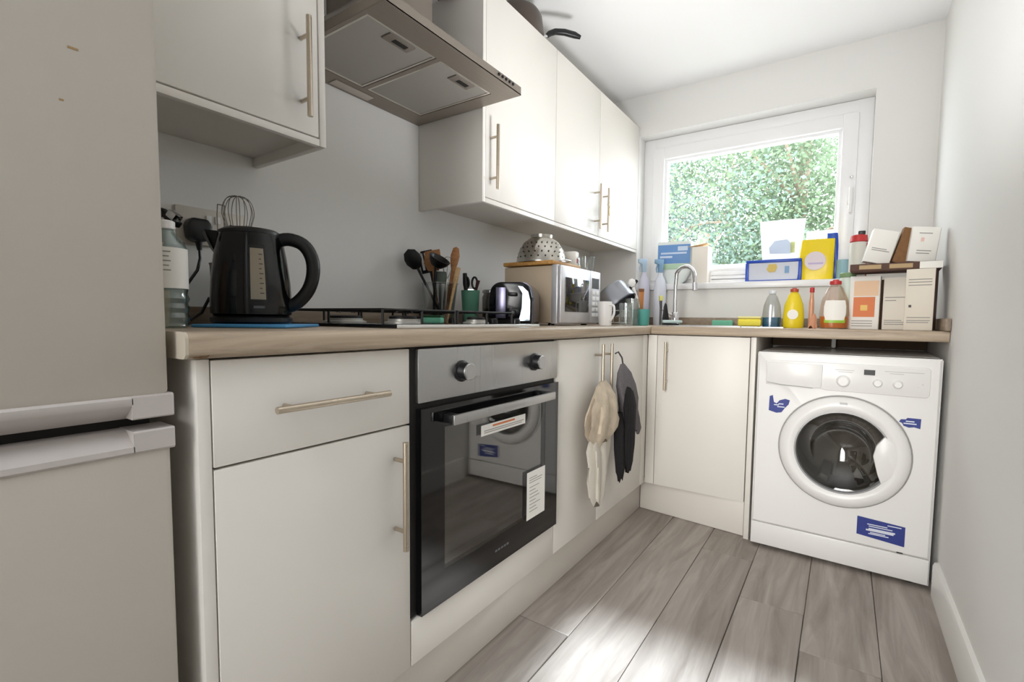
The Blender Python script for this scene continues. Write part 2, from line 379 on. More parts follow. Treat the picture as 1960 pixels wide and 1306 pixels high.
t = Thing('base_cabinet', 'cream two-door base cabinet with cloths hanging on its bar handles', 'cabinet', (-.3, 1.84, 0), world=True)
t.part('body', carcass(bmesh.new(), -.575, -DT-.003, 1.437, 2.228, ZB, ZD), CARC)
for y0, y1, hy in ((1.436, 1.758, 1.722), (1.7615, 2.228, 1.800)):
    d = t.part('door', B(-DT, 0, y0, y1, ZB+.002, ZD, bev=.0015), CAB)
    t.part('bar_handle', bar_handle(bmesh.new(), (.034, hy, .612), (.034, hy, .845), (1, 0, 0)), STEEL, d)
struct('trim_1', B(-DT, 0, 2.231, 2.290, ZB+.002, ZD, bev=.001), CAB)
struct('trim_2', B(0.001, .044, 2.292, 2.309, ZB+.002, ZD, bev=.001), CAB)
struct('trim_3', B(-.062, -.044, .4375, 2.36, .002, ZB, bev=.001), PLINTHM)
o = struct('trim_4', mv(B(0, .488, 0, .016, .002, ZB-.002, bev=.001), (-.043, 2.362, 0), (0, 0, -.10)), PLINTHM)
# oven housing and oven
t = Thing('oven', 'built-in black glass oven with steel control panel and two knobs', 'oven', (-.28, 1.13, .26), world=True)
t.part('housing', B(-.56, -.045, .838, 1.428, .262, .868), BLKMATT)
t.part('side_trim', B(-.045, -.006, .822, 1.432, .266, .87, bev=.001), BLKMATT)
pn = t.part('control_panel', B(-.006, .006, .8365, 1.4335, .7475, .8665, bev=.002), INOX)
for ky in (.975, 1.297):
    k = t.part('knob', mv(L([(.026, 0), (.026, .004), (.0215, .006), (.0205, .022), (.019, .026)], 28), (.006, ky, .808), (0, math.pi/2, 0)), BLKPL, pn)
    t.part('knob_cap', mv(L([(.0185, 0), (.0205, .001), (.0205, .004), (.0185, .006)], 28), (.0305, ky, .808), (0, math.pi/2, 0)), INOX, pn)
bm = bmesh.new()
for (a, b, c, d_) in ((.8385, .912, .267, .735), (1.355, 1.4315, .267, .735), (.912, 1.355, .267, .345), (.912, 1.355, .684, .735)):
    box(bm, -.004, .012, a, b, c, d_)
dr = t.part('door', bm, BLKGLASS)
t.part('door_window', B(.004, .0115, .912, 1.355, .345, .684), OVENG, dr, 'see-through tinted glass')
t.part('cavity', PR([(-.02, .350), (-.38, .350), (-.38, .69), (-.02, .69), (-.02, .682), (-.37, .682), (-.37, .358), (-.02, .358)], 'y', .92, 1.347), mat('oven_enamel', (168, 158, 146), .45))
bm = bmesh.new()
tube(bm, [(-.03, .925, .412), (-.03, 1.342, .412)], .005, 8); tube(bm, [(-.34, .925, .412), (-.34, 1.342, .412)], .003, 6)
for i in range(12): tube(bm, [(-.03, .93+i*.037, .412), (-.34, .93+i*.037, .412)], .0016, 5)
t.part('wire_rack', bm, CHROME)
bm = bmesh.new()
for z in (.56, .585, .61): tube(bm, [(-.05, 1.34, z), (-.35, 1.34, z)], .0022, 6)
t.part('side_runner', bm, CHROME)
hb = bmesh.new()
box(hb, .040, .050, .903, 1.352, .693, .716, .002)
h = t.part('handle', hb, INOX, dr)
for y in (.905, 1.322): t.part('handle_bracket', B(.0125, .0395, y, y+.027, .695, .715, bev=.002), BLKPL, dr)
pl = lambda a, b, d: (d, a, b)
s = t.part('warning_sticker', B(.0121, .0126, 1.043, 1.243, .634, .662), PAPER, dr, 'white paper sticker with orange heading')
s = t.part('energy_sticker', B(.0121, .0126, 1.256, 1.356, .338, .482), PAPER, dr, 'white paper sticker with small print')
bm = lines(bmesh.new(), pl, 0, 0, [(1.09, 1.19, .6525)], .0128, .005); t.part('print', bm, ORANGE, dr, 'orange print')
bm = lines(bmesh.new(), pl, 0, 0, [(1.055, 1.235, .645), (1.055, 1.225, .640)]+[(1.27, 1.29+.045*random.random()+.01, .36+.0105*i) for i in range(8)]+[(1.268, 1.31, .462), (1.268, 1.34, .455), (1.268, 1.335, .448)], .0128, .0022)
t.part('print', bm, INK, dr)
bm = lines(bmesh.new(), pl, 0, 0, [(1.105+.013*i, 1.115+.013*i, .305) for i in range(5)], .0123, .006); t.part('maker_mark', bm, mat('grey_mark', (96, 96, 98), .4), dr)
t = Thing('filler_panel', 'narrow cream panel below the black oven door', 'panel', (-.009, 1.13, ZB), world=True)
t.part('board', B(-DT, 0, .8205, 1.4325, ZB+.002, .2615, bev=.0015), CAB)

# base unit under the sink
t = Thing('base_cabinet', 'cream single-door base cabinet in the corner beside the washing machine', 'cabinet', (.24, 2.6, 0), world=True)
bm = bmesh.new()
box(bm, .046, .062, 2.311, 2.85, ZB, ZD); box(bm, .428, .444, 2.311, 2.85, ZB, ZD); box(bm, .062, .428, 2.311, 2.85, ZB, ZB+.016)
t.part('body', bm, CARC)
t.part('end_panel', B(.4475, .468, 2.291, 2.86, 0, ZD+.002, bev=.001), CAB)
d = t.part('door', B(.0465, .4435, 2.291, 2.309, ZB+.002, ZD, bev=.0015), CAB)
t.part('bar_handle', bar_handle(bmesh.new(), (.095, 2.257, .616), (.095, 2.257, .838), (0, -1, 0)), STEEL, d)

# ------------------------------------------------------------------ worktops
def edge_profile(x0, x1, z0, z1, r):
    return [(x0, z0)] + arc(x1-r, z0+r, r, -math.pi/2, 0, 5) + arc(x1-r, z1-r, r, 0, math.pi/2, 5) + [(x0, z1)]
t = Thing('worktop', 'long oak-effect worktop with rounded front edge along the left wall', 'worktop', (-.29, 1.6, ZT0), world=True)
t.part('board', PR(edge_profile(XW+.002, .02, ZT0, ZT1, .010), 'y', .403, YW-.002), WTOP)
t.part('end_strip', PR(edge_profile(XW+.002, .0195, ZT0+.0005, ZT1+.0005, .010), 'y', .3985, .4028), mat('edging_grey', (196, 186, 170), .5), None, 'pale grey edging strip')
t.part('chip', PR([(.408, .8735), (.414, .876), (.420, .8745), (.428, .8775), (.424, .8735)], 'x', .0155, .0202), mat('chip_brown', (100, 72, 44), .9), None, 'brown chipped spot')
SX0, SX1, SY0, SY1 = .075, .40, 2.36, 2.70
t = Thing('worktop', 'short oak-effect worktop under the window with a steel sink', 'worktop', (.55, 2.58, ZT0), world=True)
ep = [(-y, z) for y, z in edge_profile(-SY0, -2.271, ZT0, ZT1, .010)]
bm = PR(ep, 'x', .0215, XR-.002)
box(bm, .0215, SX0, SY0, YW-.002, ZT0, ZT1); box(bm, SX1, XR-.002, SY0, YW-.002, ZT0, ZT1); box(bm, SX0, SX1, SY1, YW-.002, ZT0, ZT1)
t.part('board', bm, WTOPX)
t.part('support_batten', B(.475, XR-.004, 2.78, 2.86, .82, .8715), mat('batten_dark', (84, 66, 50), .8))
struct('trim_5', B(XW+.001, XW+.018, .402, YW-.02, ZT1+.0005, ZT1+.045, bev=.002), UPST)
struct('trim_6', B(XW+.02, XR-.02, YW-.018, YW-.001, ZT1+.0005, ZT1+.045, bev=.002), UPST)
struct('trim_7', B(XR-.018, XR-.001, 2.262, YW-.002, ZT1+.0005, ZT1+.045, bev=.004), UPST)
# splash panel lines
# sink
t = Thing('sink', 'stainless steel inset sink under the window', 'sink', (.24, 2.53, ZT1), world=True)
bm = bmesh.new()
for a in ((SX0-.05, SX0+.004, SY0-.03, SY1+.03), (SX1-.004, SX1+.16, SY0-.03, SY1+.03), (SX0, SX1, SY0-.03, SY0+.004), (SX0, SX1, SY1-.004, SY1+.03)):
    box(bm, *a, ZT1+.0005, ZT1+.004)
t.part('rim', bm, INOX)
bm = bmesh.new()
v = [[(x, y, z) for x, y in ((a, c), (b, c), (b, d_), (a, d_))] for a, b, c, d_, z in ((SX0+.003, SX1-.003, SY0+.003, SY1-.003, ZT1), (SX0+.015, SX1-.015, SY0+.015, SY1-.015, ZT1-.13))]
rings(bm, v, True, False, True)
t.part('bowl', bm, INOX)
t.part('drain', L([(.03, 0), (.03, .004), (.02, .005)], 20, c=(.24, 2.53, ZT1-.129)), CHROME)
# tap
t = Thing('tap', 'chrome swan-neck mixer tap standing behind the sink', 'tap', (.028, 2.61, ZT1+.004))
t.part('base', L([(.026, 0), (.026, .006), (.020, .012), (.018, .06), (.014, .066)], 20), CHROME)
pts = [(0, 0, .05), (0, 0, .20)]+[(.05-.05*math.cos(a), -.012*(1-math.cos(a)), .245+.055*math.sin(a)) for a in [i*math.pi/8 for i in range(1, 9)]]+[(.104, -.03, .205)]
t.part('spout', T(pts, .0105, 12), CHROME)
t.part('nozzle', T([(.1035, -.029, .215), (.106, -.032, .175)], .0125, 12), SILVER)
t.part('lever', T([(-.012, 0, .045), (-.03, -.01, .062), (-.07, -.02, .085)], [.008, .006, .005], 8), CHROME)

# ------------------------------------------------------------------ wall units
ZU, ZUT, XU = 1.338, 2.068, -.291
def wall_unit(label, y0, y1, doors, ends, zdoor=1.357):
    t = Thing('wall_cabinet', label, 'cabinet', (-.45, (y0+y1)/2, ZU), world=True)
    bm = bmesh.new(); x0, x1 = XW+.002, XU-DT-.002
    for a, b in ((y0, y0+.016), (y1-.016, y1)): box(bm, x0, x1, a, b, zdoor+.006, ZUT)
    box(bm, x0, x1, y0+.016, y1-.016, zdoor+.006, zdoor+.022); box(bm, x0, x1, y0+.016, y1-.016, ZUT-.016, ZUT); box(bm, x0, x0+.01, y0+.016, y1-.016, zdoor+.022, ZUT-.016)
    t.part('body', bm, CARC)
    t.part('light_pelmet', B(XU-.016, XU-.0005, y0 if 0 not in ends else y0+.001, y1, ZU, zdoor-.003, bev=.001), CAB)
    for e in ends:
        a, b = (y0-.0165, y0-.0005) if e == 0 else (y1+.0005, y1+.0165)
        t.part('end_panel', B(XW+.001, XU, a, b, ZU, ZUT, bev=.001), CAB)
    for a, b, hy in doors:
        d = t.part('door', B(XU-DT, XU, a+.0015, b-.0015, zdoor, ZUT, bev=.0015), CAB)
        t.part('bar_handle', bar_handle(bmesh.new(), (XU+.034, hy, 1.384), (XU+.034, hy, 1.602), (1, 0, 0)), STEEL, d)
    return t
wall_unit('cream wall cabinet above the kettle, left of the cooker hood', .402, .8065, [(.402, .8055, .762)], [1])
wall_unit('cream single-door wall cabinet just right of the cooker hood', 1.430, 1.9035, [(1.4295, 1.9035, 1.456)], [0])
t = wall_unit('cream double-door wall cabinet nearest the window with two close handles', 1.9045, 2.868, [(1.9045, 2.335, 2.288), (2.335, 2.868, 2.380)], [])
o = Thing('tag', 'small brass-coloured tag hanging on the wall cabinet handle nearest the window', 'tag', (XU+.036, 2.380, 1.52))
o.part('plate', PR([(-.014, -.055), (.014, -.055), (.017, -.03), (.012, -.01), (-.012, -.01), (-.017, -.03)], 'x', .0075, .0105), mat('brass', (196, 160, 96), .3, .8))
o.part('loop', T([(.009*math.cos(a), 0, .0+.012*math.sin(a)) for a in [i*math.pi/6 for i in range(12)]], .0012, 6, close=True), mat('brass', (196, 160, 96), .3, .8))

# ------------------------------------------------------------------ cooker hood
HZ = 1.65; HY0, HY1, HX = .868, 1.410, -.131
t = Thing('cooker_hood', 'stainless steel chimney cooker hood with two mesh filters', 'cooker hood', (-.37, 1.14, HZ), world=True)
bm = bmesh.new()
fx = (-.205, -.525); fy = ((.878, 1.107), (1.122, 1.351))
# underside with openings for the filters
for a in ((HX, fx[0], HY0, HY1), (fx[1], XW+.003, HY0, HY1), (fx[0], fx[1], HY0, fy[0][0]), (fx[0], fx[1], fy[0][1], fy[1][0]), (fx[0], fx[1], fy[1][1], HY1)):
    box(bm, a[1], a[0], a[2], a[3], HZ, HZ+.004)
box(bm, HX-.003, HX, HY0, HY1, HZ+.0005, HZ+.026); box(bm, XW+.003, HX-.003, HY0, HY0+.003, HZ+.0005, HZ+.026); box(bm, XW+.003, HX-.003, HY1-.003, HY1, HZ+.0005, HZ+.026)
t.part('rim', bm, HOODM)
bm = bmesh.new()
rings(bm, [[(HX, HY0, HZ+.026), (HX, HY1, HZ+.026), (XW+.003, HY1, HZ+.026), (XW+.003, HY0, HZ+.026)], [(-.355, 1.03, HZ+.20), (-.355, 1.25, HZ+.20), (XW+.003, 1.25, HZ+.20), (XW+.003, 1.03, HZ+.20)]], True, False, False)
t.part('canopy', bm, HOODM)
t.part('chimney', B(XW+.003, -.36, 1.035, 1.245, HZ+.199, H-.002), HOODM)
for (a, b) in fy:
    f = t.part('filter', B(fx[1]+.003, fx[0]-.003, a+.003, b-.003, HZ+.003, HZ+.008), MESHM)
    t.part('filter_edge', frame(0, 1, 0, 1, .01, 0, .01, 0) if False else (lambda: (box(box(box(box(bmesh.new(), fx[1]+.002, fx[1]+.008, a+.002, b-.002, HZ+.001, HZ+.0045), fx[0]-.008, fx[0]-.002, a+.002, b-.002, HZ+.001, HZ+.0045), fx[1]+.008, fx[0]-.008, a+.002, a+.008, HZ+.001, HZ+.0045), fx[1]+.008, fx[0]-.008, b-.008, b-.002, HZ+.001, HZ+.0045)))(), mat('filter_bright_edge', (206, 200, 190), .35, .8), f)
    c = (a+b)/2+.01
    t.part('latch', B(fx[0]-.052, fx[0]-.016, c-.042, c+.042, HZ-.0005, HZ+.0035, bev=.001), mat('latch_grey', (120, 112, 104), .5, .3), f)
    t.part('latch_slot', B(fx[0]-.042, fx[0]-.026, c-.018, c+.026, HZ-.0012, HZ+.0005), BLKMATT, f)
t.part('lamp_cover', B(-.583, -.548, 1.03, 1.17, HZ-.0025, HZ-.0002, bev=.001), mat('lamp_cover', (170, 162, 152), .4))
for i in range(5):
    t.part('button', mv(L([(.0045, 0), (.0045, .004), (.003, .005)], 12), (HX, 1.292+.018*i, HZ+.0165), (0, math.pi/2, 0)), BLKPL)

# ------------------------------------------------------------------ pans on the wall cabinets
t = Thing('saucepan', 'dark upturned saucepan with curved black handle on top of the wall cabinets', 'saucepan', (-.40, 1.765, ZUT+.001), .0)
t.part('pot', L([(.111, 0), (.111, .004), (.106, .05), (.101, .085), (.090, .104), (.07, .112), (.0, .114)], 32), mat('pan_grey_enamel', (84, 74, 66), .35, .4))
ha = math.radians(46)
hp = [(.108, 0, .03), (.125, 0, .036), (.135, 0, .046), (.16, 0, .058), (.20, 0, .061), (.245, 0, .056), (.27, 0, .050)]
t.part('handle', mv(T(hp[1:], [.009, .011, .012, .013, .013, .008], 10), rot=(0, 0, ha)), BLKPL)
t.part('bracket', mv(T([(.106, 0, .026), (.13, 0, .040)], .006, 8), rot=(0, 0, ha)), CHROME)
t = Thing('saucepan', 'glass-lidded pan at the top edge of the picture, behind the dark saucepan', 'saucepan', (-.43, 1.475, ZUT+.001))
t.part('pot', L([(.085, 0), (.095, .006), (.10, .08), (.102, .083), (.097, .083), (.088, .01)], 28), mat('pan_maroon', (110, 70, 74), .35))
t.part('lid', L([(.103, .084), (.103, .088), (.06, .104), (.015, .110)], 28), mat('lid_smoke', (190, 170, 176), .2))
t.part('knob', L([(.006, .110), (.006, .12), (.016, .126), (.012, .134)], 16), BLKPL)

# ------------------------------------------------------------------ washing machine
ang = -math.atan2(.0158, .580)
WMx, WMy = .4815, 2.2415
WW, WD, WH = .580, .54, .803
t = Thing('washing_machine', 'white front-loading washing machine with torn blue stickers under the worktop', 'washing machine', (WMx, WMy, .0135), ang)
bm = PR([(0, 0), (WW, 0), (WW, WH-.008), (WW-.008, WH), (.008, WH), (0, WH-.008)], 'y', WD-.01, WD)
box(bm, 0, .006, .012, WD-.01, 0, WH-.006); box(bm, WW-.006, WW, .012, WD-.01, 0, WH-.006); box(bm, .006, WW-.006, .012, WD-.01, 0, .006)
rings(bm, [[(0, y, WH-.007), (.007, y, WH), (WW-.007, y, WH), (WW, y, WH-.007)] for y in (.012, WD-.01)], False)
t.part('body', bm, WASHER)
RA = sorted([2*math.pi*k/64 for k in range(64)]+[math.atan2(z_-.437, x_-.3025) % (2*math.pi) for x_ in (.003, WW-.003) for z_ in (.0965, WH-.002)])
def rim_rect(x0, x1, z0, z1, y):
    out = []
    for a in RA:
        c_, s_ = math.cos(a), math.sin(a)
        tx = ((x1-.3025) if c_ > 0 else (.3025-x0))/max(abs(c_), 1e-6); tz = ((z1-.437) if s_ > 0 else (.437-z0))/max(abs(s_), 1e-6)
        q_ = min(tx, tz); out.append((.3025+c_*q_, y, .437+s_*q_))
    return out
bm = bmesh.new()
rings(bm, [rim_rect(.003, WW-.003, .0965, WH-.002, .02), rim_rect(.003, WW-.003, .0965, WH-.002, .006), rim_rect(.009, WW-.009, .1025, WH-.008, 0), [(.3025+.16*math.cos(a), 0, .437+.16*math.sin(a)) for a in RA], [(.3025+.16*math.cos(a), .02, .437+.16*math.sin(a)) for a in RA]], True, False, False)
t.part('front', bm, WASHER)
t.part('kickplate', B(.003, WW-.003, .0, .02, .004, .0945, bev=.003), WASHER)
cp = t.part('control_panel', PR([(.035, .672), (.235, .668), (.24, .665), (.54, .665), (.548, .675), (.548, .762), (.54, .77), (.04, .77), (.034, .764)], 'y', -.007, .004, bev=.003), WASHER)
dw = t.part('detergent_drawer', PR([(.036, .682), (.09, .674), (.20, .670), (.228, .676), (.23, .762), (.042, .762)], 'y', -.014, -.0065, bev=.003), WASHER)
t.part('drawer_lip', PR([(.04, .681), (.09, .6735), (.2, .669), (.2, .672), (.09, .677)], 'y', -.0135, -.006), mat('lip_grey_plastic', (150, 150, 150), .5), dw)  # grey strip along the drawer's lower edge
for kx, kz, kr, kh in ((.297, .705, .020, .024), (.401, .706, .0135, .017), (.459, .706, .0135, .017)):
    t.part('knob', mv(L([(kr*1.12, 0), (kr*1.08, .004), (kr, .006), (kr*.92, kh-.003), (kr*.75, kh)], 24), (kx, -.007, kz), (math.pi/2, 0, 0)), WHITEPL, cp)
t.part('display', B(.359, .392, -.0085, -.0065, .733, .752), BLKPL, cp, 'small black display window')
bm = lines(bmesh.new(), lambda a, b, d: (a, d, b), 0, 0, [(.27, .33, .745), (.28, .325, .738), (.42, .53, .749), (.435, .475, .742), (.515, .5165, .70), (.525, .53, .71)], -.0073, .0018)
t.part('print', bm, mat('pale_grey_print', (186, 186, 188), .5), cp)
# porthole
cx, cz = .3025, .437
def yl(bm): return mv(bm, (cx, 0, cz), (math.pi/2, 0, 0))
R = .207
d = t.part('door', yl(L([(R, -.002), (R+.001, .010), (R-.006, .022), (R-.025, .030), (.166, .030), (.155, .022), (.152, .006), (.152, -.002)], 64, cap0=False, cap1=False)), WASHER)
t.part('door_seam', yl(L([(R+.001, -.001), (R+.006, -.001), (R+.006, .0025), (R+.001, .0025)], 64, cap0=False, cap1=False)), mat('seam_grey', (150, 148, 146), .6), d)
t.part('chrome_ring', yl(L([(.153, .008), (.158, .0225), (.150, .0225), (.146, .008)], 64, cap0=False, cap1=False)), mat('ring_grey', (150, 150, 150), .3, .5), d)
gl = t.part('porthole_glass', yl(L([(.150, .012), (.135, .008), (.10, -.03), (.06, -.06), (.02, -.07), (.0, -.072)], 48, cap0=False, cap1=False)), WGLASS, d)
t.part('door_grip', PR([(cx+.128, cz+.080), (cx+.105, cz+.045), (cx+.097, cz+.005), (cx+.112, cz-.058), (cx+.124, cz-.092), (cx+.157, cz-.06), (cx+.17, 0+cz), (cx+.157, cz+.06)], 'y', -.030, -.010, bev=.004), WASHER, d)
t.part('door_badge', B(cx-.012, cx+.012, -.0315, -.0295, cz+.183, cz+.190), mat('badge_grey', (196, 196, 196), .5), d)
dm = t.part('drum', yl(L([(.150, -.008), (.148, -.011), (.15, -.06), (.19, -.09), (.19, -.34), (.0, -.36)], 40, cap0=False, cap1=False)), mat('drum_steel', (92, 87, 80), .4, .7))
for k in range(3):
    a = k*2*math.pi/3+.4
    t.part('paddle', mv(B(-.018, .018, .1, .33, -.19, -.135, bev=.008), (cx, 0, cz), (0, a, 0)), mat('paddle_grey', (140, 138, 134), .4), dm)
pl = lambda a, b, d: (a, d, b)
st = [(.037, .652), (.046, .656), (.050, .634), (.058, .630), (.066, .641), (.082, .647), (.095, .644), (.092, .630), (.082, .618), (.073, .603), (.058, .600), (.036, .606)]
s = t.part('sticker', PR([(.066+(x-.065)*1.25+.020, .594+(z-.629)*1.25) for x, z in st], 'y', -.0012, .0002), BLUEL, None, 'torn dark blue sticker, top left')
bm = lines(bmesh.new(), pl, 0, 0, [(.068, .086, .588), (.080, .106, .581), (.084, .102, .593)], -.0015, .004); t.part('print', bm, INKW, s)
st = [(.452, .573), (.447, .564), (.456, .560), (.46, .551), (.475, .546), (.49, .549), (.507, .545), (.508, .580), (.47, .580), (.466, .574)]
s = t.part('sticker', PR([(x+.022, z+.010) for x, z in st], 'y', -.0012, .0002), BLUEL, None, 'torn dark blue sticker, right')
bm = lines(bmesh.new(), pl, 0, 0, [(.488, .512, .576), (.482, .518, .568)], -.0015, .004); t.part('print', bm, INKW, s)
s = t.part('sticker', PR([(.364, .137), (.506, .124), (.506, .196), (.364, .205)], 'y', -.0012, .0002), BLUEL, None, 'large dark blue sticker, lower right')
bm = lines(bmesh.new(), pl, 0, 0, [(.455, .495, .188), (.395, .455, .180), (.40, .47, .173), (.405, .45, .150), (.40, .46, .145)], -.0015, .0035)
lines(bm, pl, 0, 0, [(.392, .474, .157), (.40, .478, .162)], -.0015, .006); t.part('print', bm, INKW, s)
t.part('service_slot', B(.485, .503, -.001, .001, .098, .1015), BLKMATT)
for fx_, fy_ in ((.05, .05), (.53, .05), (.05, .49), (.53, .49)):
    t.part('foot', L([(.016, -.0135), (.018, -.010), (.010, -.006), (.010, .004)], 12, c=(fx_, fy_, 0)), BLKPL)
t = Thing('waste_pipe', 'short pale pipe stub under the worktop above the washing machine', 'pipe', (.735, 2.70, .83))
t.part('pipe', T([(0, 0, .0415), (0, 0, -.002), (.0, .10, -.006)], .009, 10), WHITEPL)

# ------------------------------------------------------------------ hob
t = Thing('hob', 'black gas hob with cast pan supports and steel front edge', 'hob', (-.30, 1.11, ZT1+.0005), world=True)
hx0, hx1, hy0, hy1 = -.555, -.045, .822, 1.398; hz = ZT1+.0005
t.part('plate', B(hx0, hx1, hy0, hy1, hz, hz+.008, bev=.002), BLKGLOSS)
t.part('front_edge', B(hx1, hx1+.004, hy0, hy1, hz, hz+.008, bev=.001), mat('hob_bright_edge', (226, 226, 224), .3, .4), None, 'bright steel strip')
burners = [(-.18, .96, .038), (-.42, .96, .048), (-.18, 1.25, .03), (-.42, 1.25, .038)]
for bx, by, br in burners:
    b_ = t.part('burner', L([(br+.01, .008), (br+.01, .012), (br, .014), (br, .020)], 28, c=(bx, by, hz)), mat('burner_alloy', (206, 204, 198), .4, .6))
    t.part('burner_cap', L([(br*.92, .0202), (br*.92, .026), (br*.8, .0285)], 28, c=(bx, by, hz)), BLKMATT, b_)
def grate(y0, y1):
    bm = bmesh.new(); x0, x1, zz = hx0+.03, hx1-.07, hz+.042; r = .0034
    cy = (y0+y1)/2
    c = [(x0, y0, zz), (x1, y0, zz), (x1, y1, zz), (x0, y1, zz)]
    for i in range(4): tube(bm, [c[i], c[(i+1) % 4]], r, 6)
    for p_ in c+[((x0+x1)/2, y0, zz), ((x0+x1)/2, y1, zz), (x0, cy, zz), (x1, cy, zz)]: tube(bm, [p_, (p_[0], p_[1], hz+.008)], r, 6)
    tube(bm, [((x0+x1)/2, y0, zz), ((x0+x1)/2, y1, zz)], r, 6)
    for bx in (-.18, -.42):
        for dx, dy in ((1, 0), (-1, 0), (0, 1), (0, -1)):
            e = (bx+dx*.11, cy+dy*.125, zz); i_ = (bx+dx*.028, cy+dy*.028, zz)
            e = (max(x0, min(x1, e[0])), max(y0, min(y1, e[1])), zz)
            tube(bm, [e, i_, (i_[0], i_[1], zz-.006)], r*.9, 6)
    return bm
t.part('pan_support', grate(hy0+.02, 1.085), BLKMATT); t.part('pan_support', grate(1.095, hy1-.05), BLKMATT)
for i in range(4):
    t.part('knob', L([(.016, .0085), (.015, .022), (.012, .025)], 16, c=(-.12-.09*i, hy1-.022, hz)), BLKPL)
t = Thing('scourer', 'green sponge scourer lying on the gas hob', 'sponge', (-.25, 1.135, hz+.0085), .5)
t.part('sponge', B(-.03, .03, -.02, .02, .0, .017, bev=.004), MINT)
t.part('scouring_pad', B(-.03, .03, -.02, .02, .0173, .023, bev=.002), mat('dark_green_pad', (48, 92, 60), .95, bump=.6, bscale=400))

# ------------------------------------------------------------------ socket, plug and cords
t = Thing('wall_socket', 'white double wall socket behind the kettle', 'socket', (XW, .70, 1.155))
t.part('plate', B(.0005, .010, -.082, .082, -.046, .046, bev=.003), mat('socket_white', (214, 208, 198), .4))
t.part('switch', B(.010, .014, -.016, -.004, .012, .03, bev=.001), WHITEPL); t.part('switch', B(.010, .014, .004, .016, .012, .03, bev=.001), WHITEPL)
bm = bmesh.new()
for dx, dz in ((.042, .012), (.031, -.014), (.053, -.014)): box(bm, .010, .0106, dx-.003, dx+.003, dz-.004, dz+.004)
t.part('pin_hole', bm, BLKPL)
t = Thing('plug', 'black plug with cord in the wall socket, left of the kettle', 'plug', (XW+.0105, .658, 1.144))
t.part('body', PR([(-.024, -.022), (-.010, -.030), (.010, -.030), (.024, -.022), (.027, .010), (.018, .026), (-.018, .026), (-.027, .010)], 'x', 0, .036, bev=.006), BLKPL)
t.part('cord_grip', T([(.018, 0, -.028), (.018, .002, -.05)], [.008, .005], 10), BLKPL)
zc = ZT1-1.144
pts = [(.018, .002, -.046), (.020, .002, -.07), (.022, -.006, -.10), (.028, -.030, -.135), (.05, -.05, -.19), (.07, -.04, zc+.012), (.085, -.025, zc+.03), (.095, -.012, zc+.065), (.112, -.005, zc+.06), (.125, -.004, zc+.02), (.15, -.006, zc+.0045), (.19, -.008, zc+.0045)]
t.part('cord', T(pts, .0036, 8), BLKPL)

# ------------------------------------------------------------------ kettle and neighbours
t = Thing('chopping_mat', 'thin sky blue chopping board under the black kettle', 'chopping board', (-.27, .640, ZT1+.0005), YAW+.1)
t.part('board', B(-.076, .098, -.098, .09, 0, .0065, bev=.003), BLUEM)
t = Thing('kettle', 'glossy black electric kettle with big loop handle on the blue board', 'kettle', (-.308, .651, ZT1+.0075), YAW+.22)
t.part('power_base', L([(.074, 0), (.078, .004), (.078, .012), (.072, .016)], 36), BLKPL)
prof = [(.070, .016), (.0765, .020), (.0775, .04), (.075, .09), (.069, .14), (.063, .175), (.060, .188)]
t.part('body', L(prof, 40), BLKGLOSS)
t.part('lid', L([(.0605, .1885), (.060, .194), (.050, .200), (.025, .204), (.0, .205)], 36), BLKPL)
bm = bmesh.new()
rings(bm, [[(-.055, -.022, .135), (-.055, .022, .135), (-.05, .0, .12)], [(-.072, -.020, .17), (-.072, .020, .17), (-.076, 0, .155)], [(-.083, -.013, .195), (-.083, .013, .195), (-.092, 0, .188)]])
rings(bm, [[(-.055, -.026, .192), (-.055, .026, .192), (-.04, .022, .14), (-.04, -.022, .14)], [(-.084, -.013, .1955), (-.084, .013, .1955), (-.062, .018, .15), (-.062, -.018, .15)]])
t.part('spout', bm, BLKPL)
hp = [(.048, 0, .178), (.075, 0, .184), (.104, 0, .174), (.121, 0, .147), (.124, 0, .112), (.114, 0, .076), (.092, 0, .048), (.070, 0, .036)]
def smooth(pts, n=4):
    out = []; P_ = [Vector(p) for p in pts]
    for i in range(len(P_)-1):
        a, b, c, d_ = P_[max(i-1, 0)], P_[i], P_[i+1], P_[min(i+2, len(P_)-1)]
        for k in range(n):
            s = k/n; out.append(.5*((2*b)+(-a+c)*s+(2*a-5*b+4*c-d_)*s*s+(-a+3*b-3*c+d_)*s**3))
    out.append(P_[-1]); return out
t.part('handle', T(smooth(hp), .0125, 12, sq=1.15), BLKPL)
t.part('lid_button', mv(B(-.012, .012, -.009, .009, 0, .006, bev=.002), (.092, 0, .186), (0, .45, 0)), BLKPL)
# water gauge on the side towards the room
def on_body(ax, z, out=.0008):
    for (ra, za), (rb, zb) in zip(prof, prof[1:]):
        if za <= z <= zb: r = ra+(rb-ra)*(z-za)/(zb-za); break
    a = -math.pi/2+ax; return (( r+out)*math.cos(a), (r+out)*math.sin(a), z)
def patch(a0, a1, z0, z1, out=.0008, n=6, th=None):
    bm = bmesh.new()
    rr = [[on_body(a0+(a1-a0)*i/n, z0+(z1-z0)*j/6, out) for i in range(n+1)] for j in range(7)]
    return rings(bm, rr, False)
gcol = mat('smoky_water_gauge', (150, 140, 122), .25, coat=.5)
t.part('water_gauge', patch(.28, .64, .050, .155), gcol)
t.part('gauge_frame', patch(.23, .69, .043, .162, .0004), BLKPL)
bm = bmesh.new()
for i in range(9):
    z = .062+.01*i; rr = [[on_body(.50, z+dz, .0014), on_body(.56 if i % 2 else .60, z+dz, .0014)] for dz in (0, .0018)]
    rings(bm, rr, False)
t.part('gauge_marks', bm, DGREY)
t.part('maker_mark', patch(.34, .60, .032, .037, .001), mat('grey_mark', (96, 96, 98), .4))
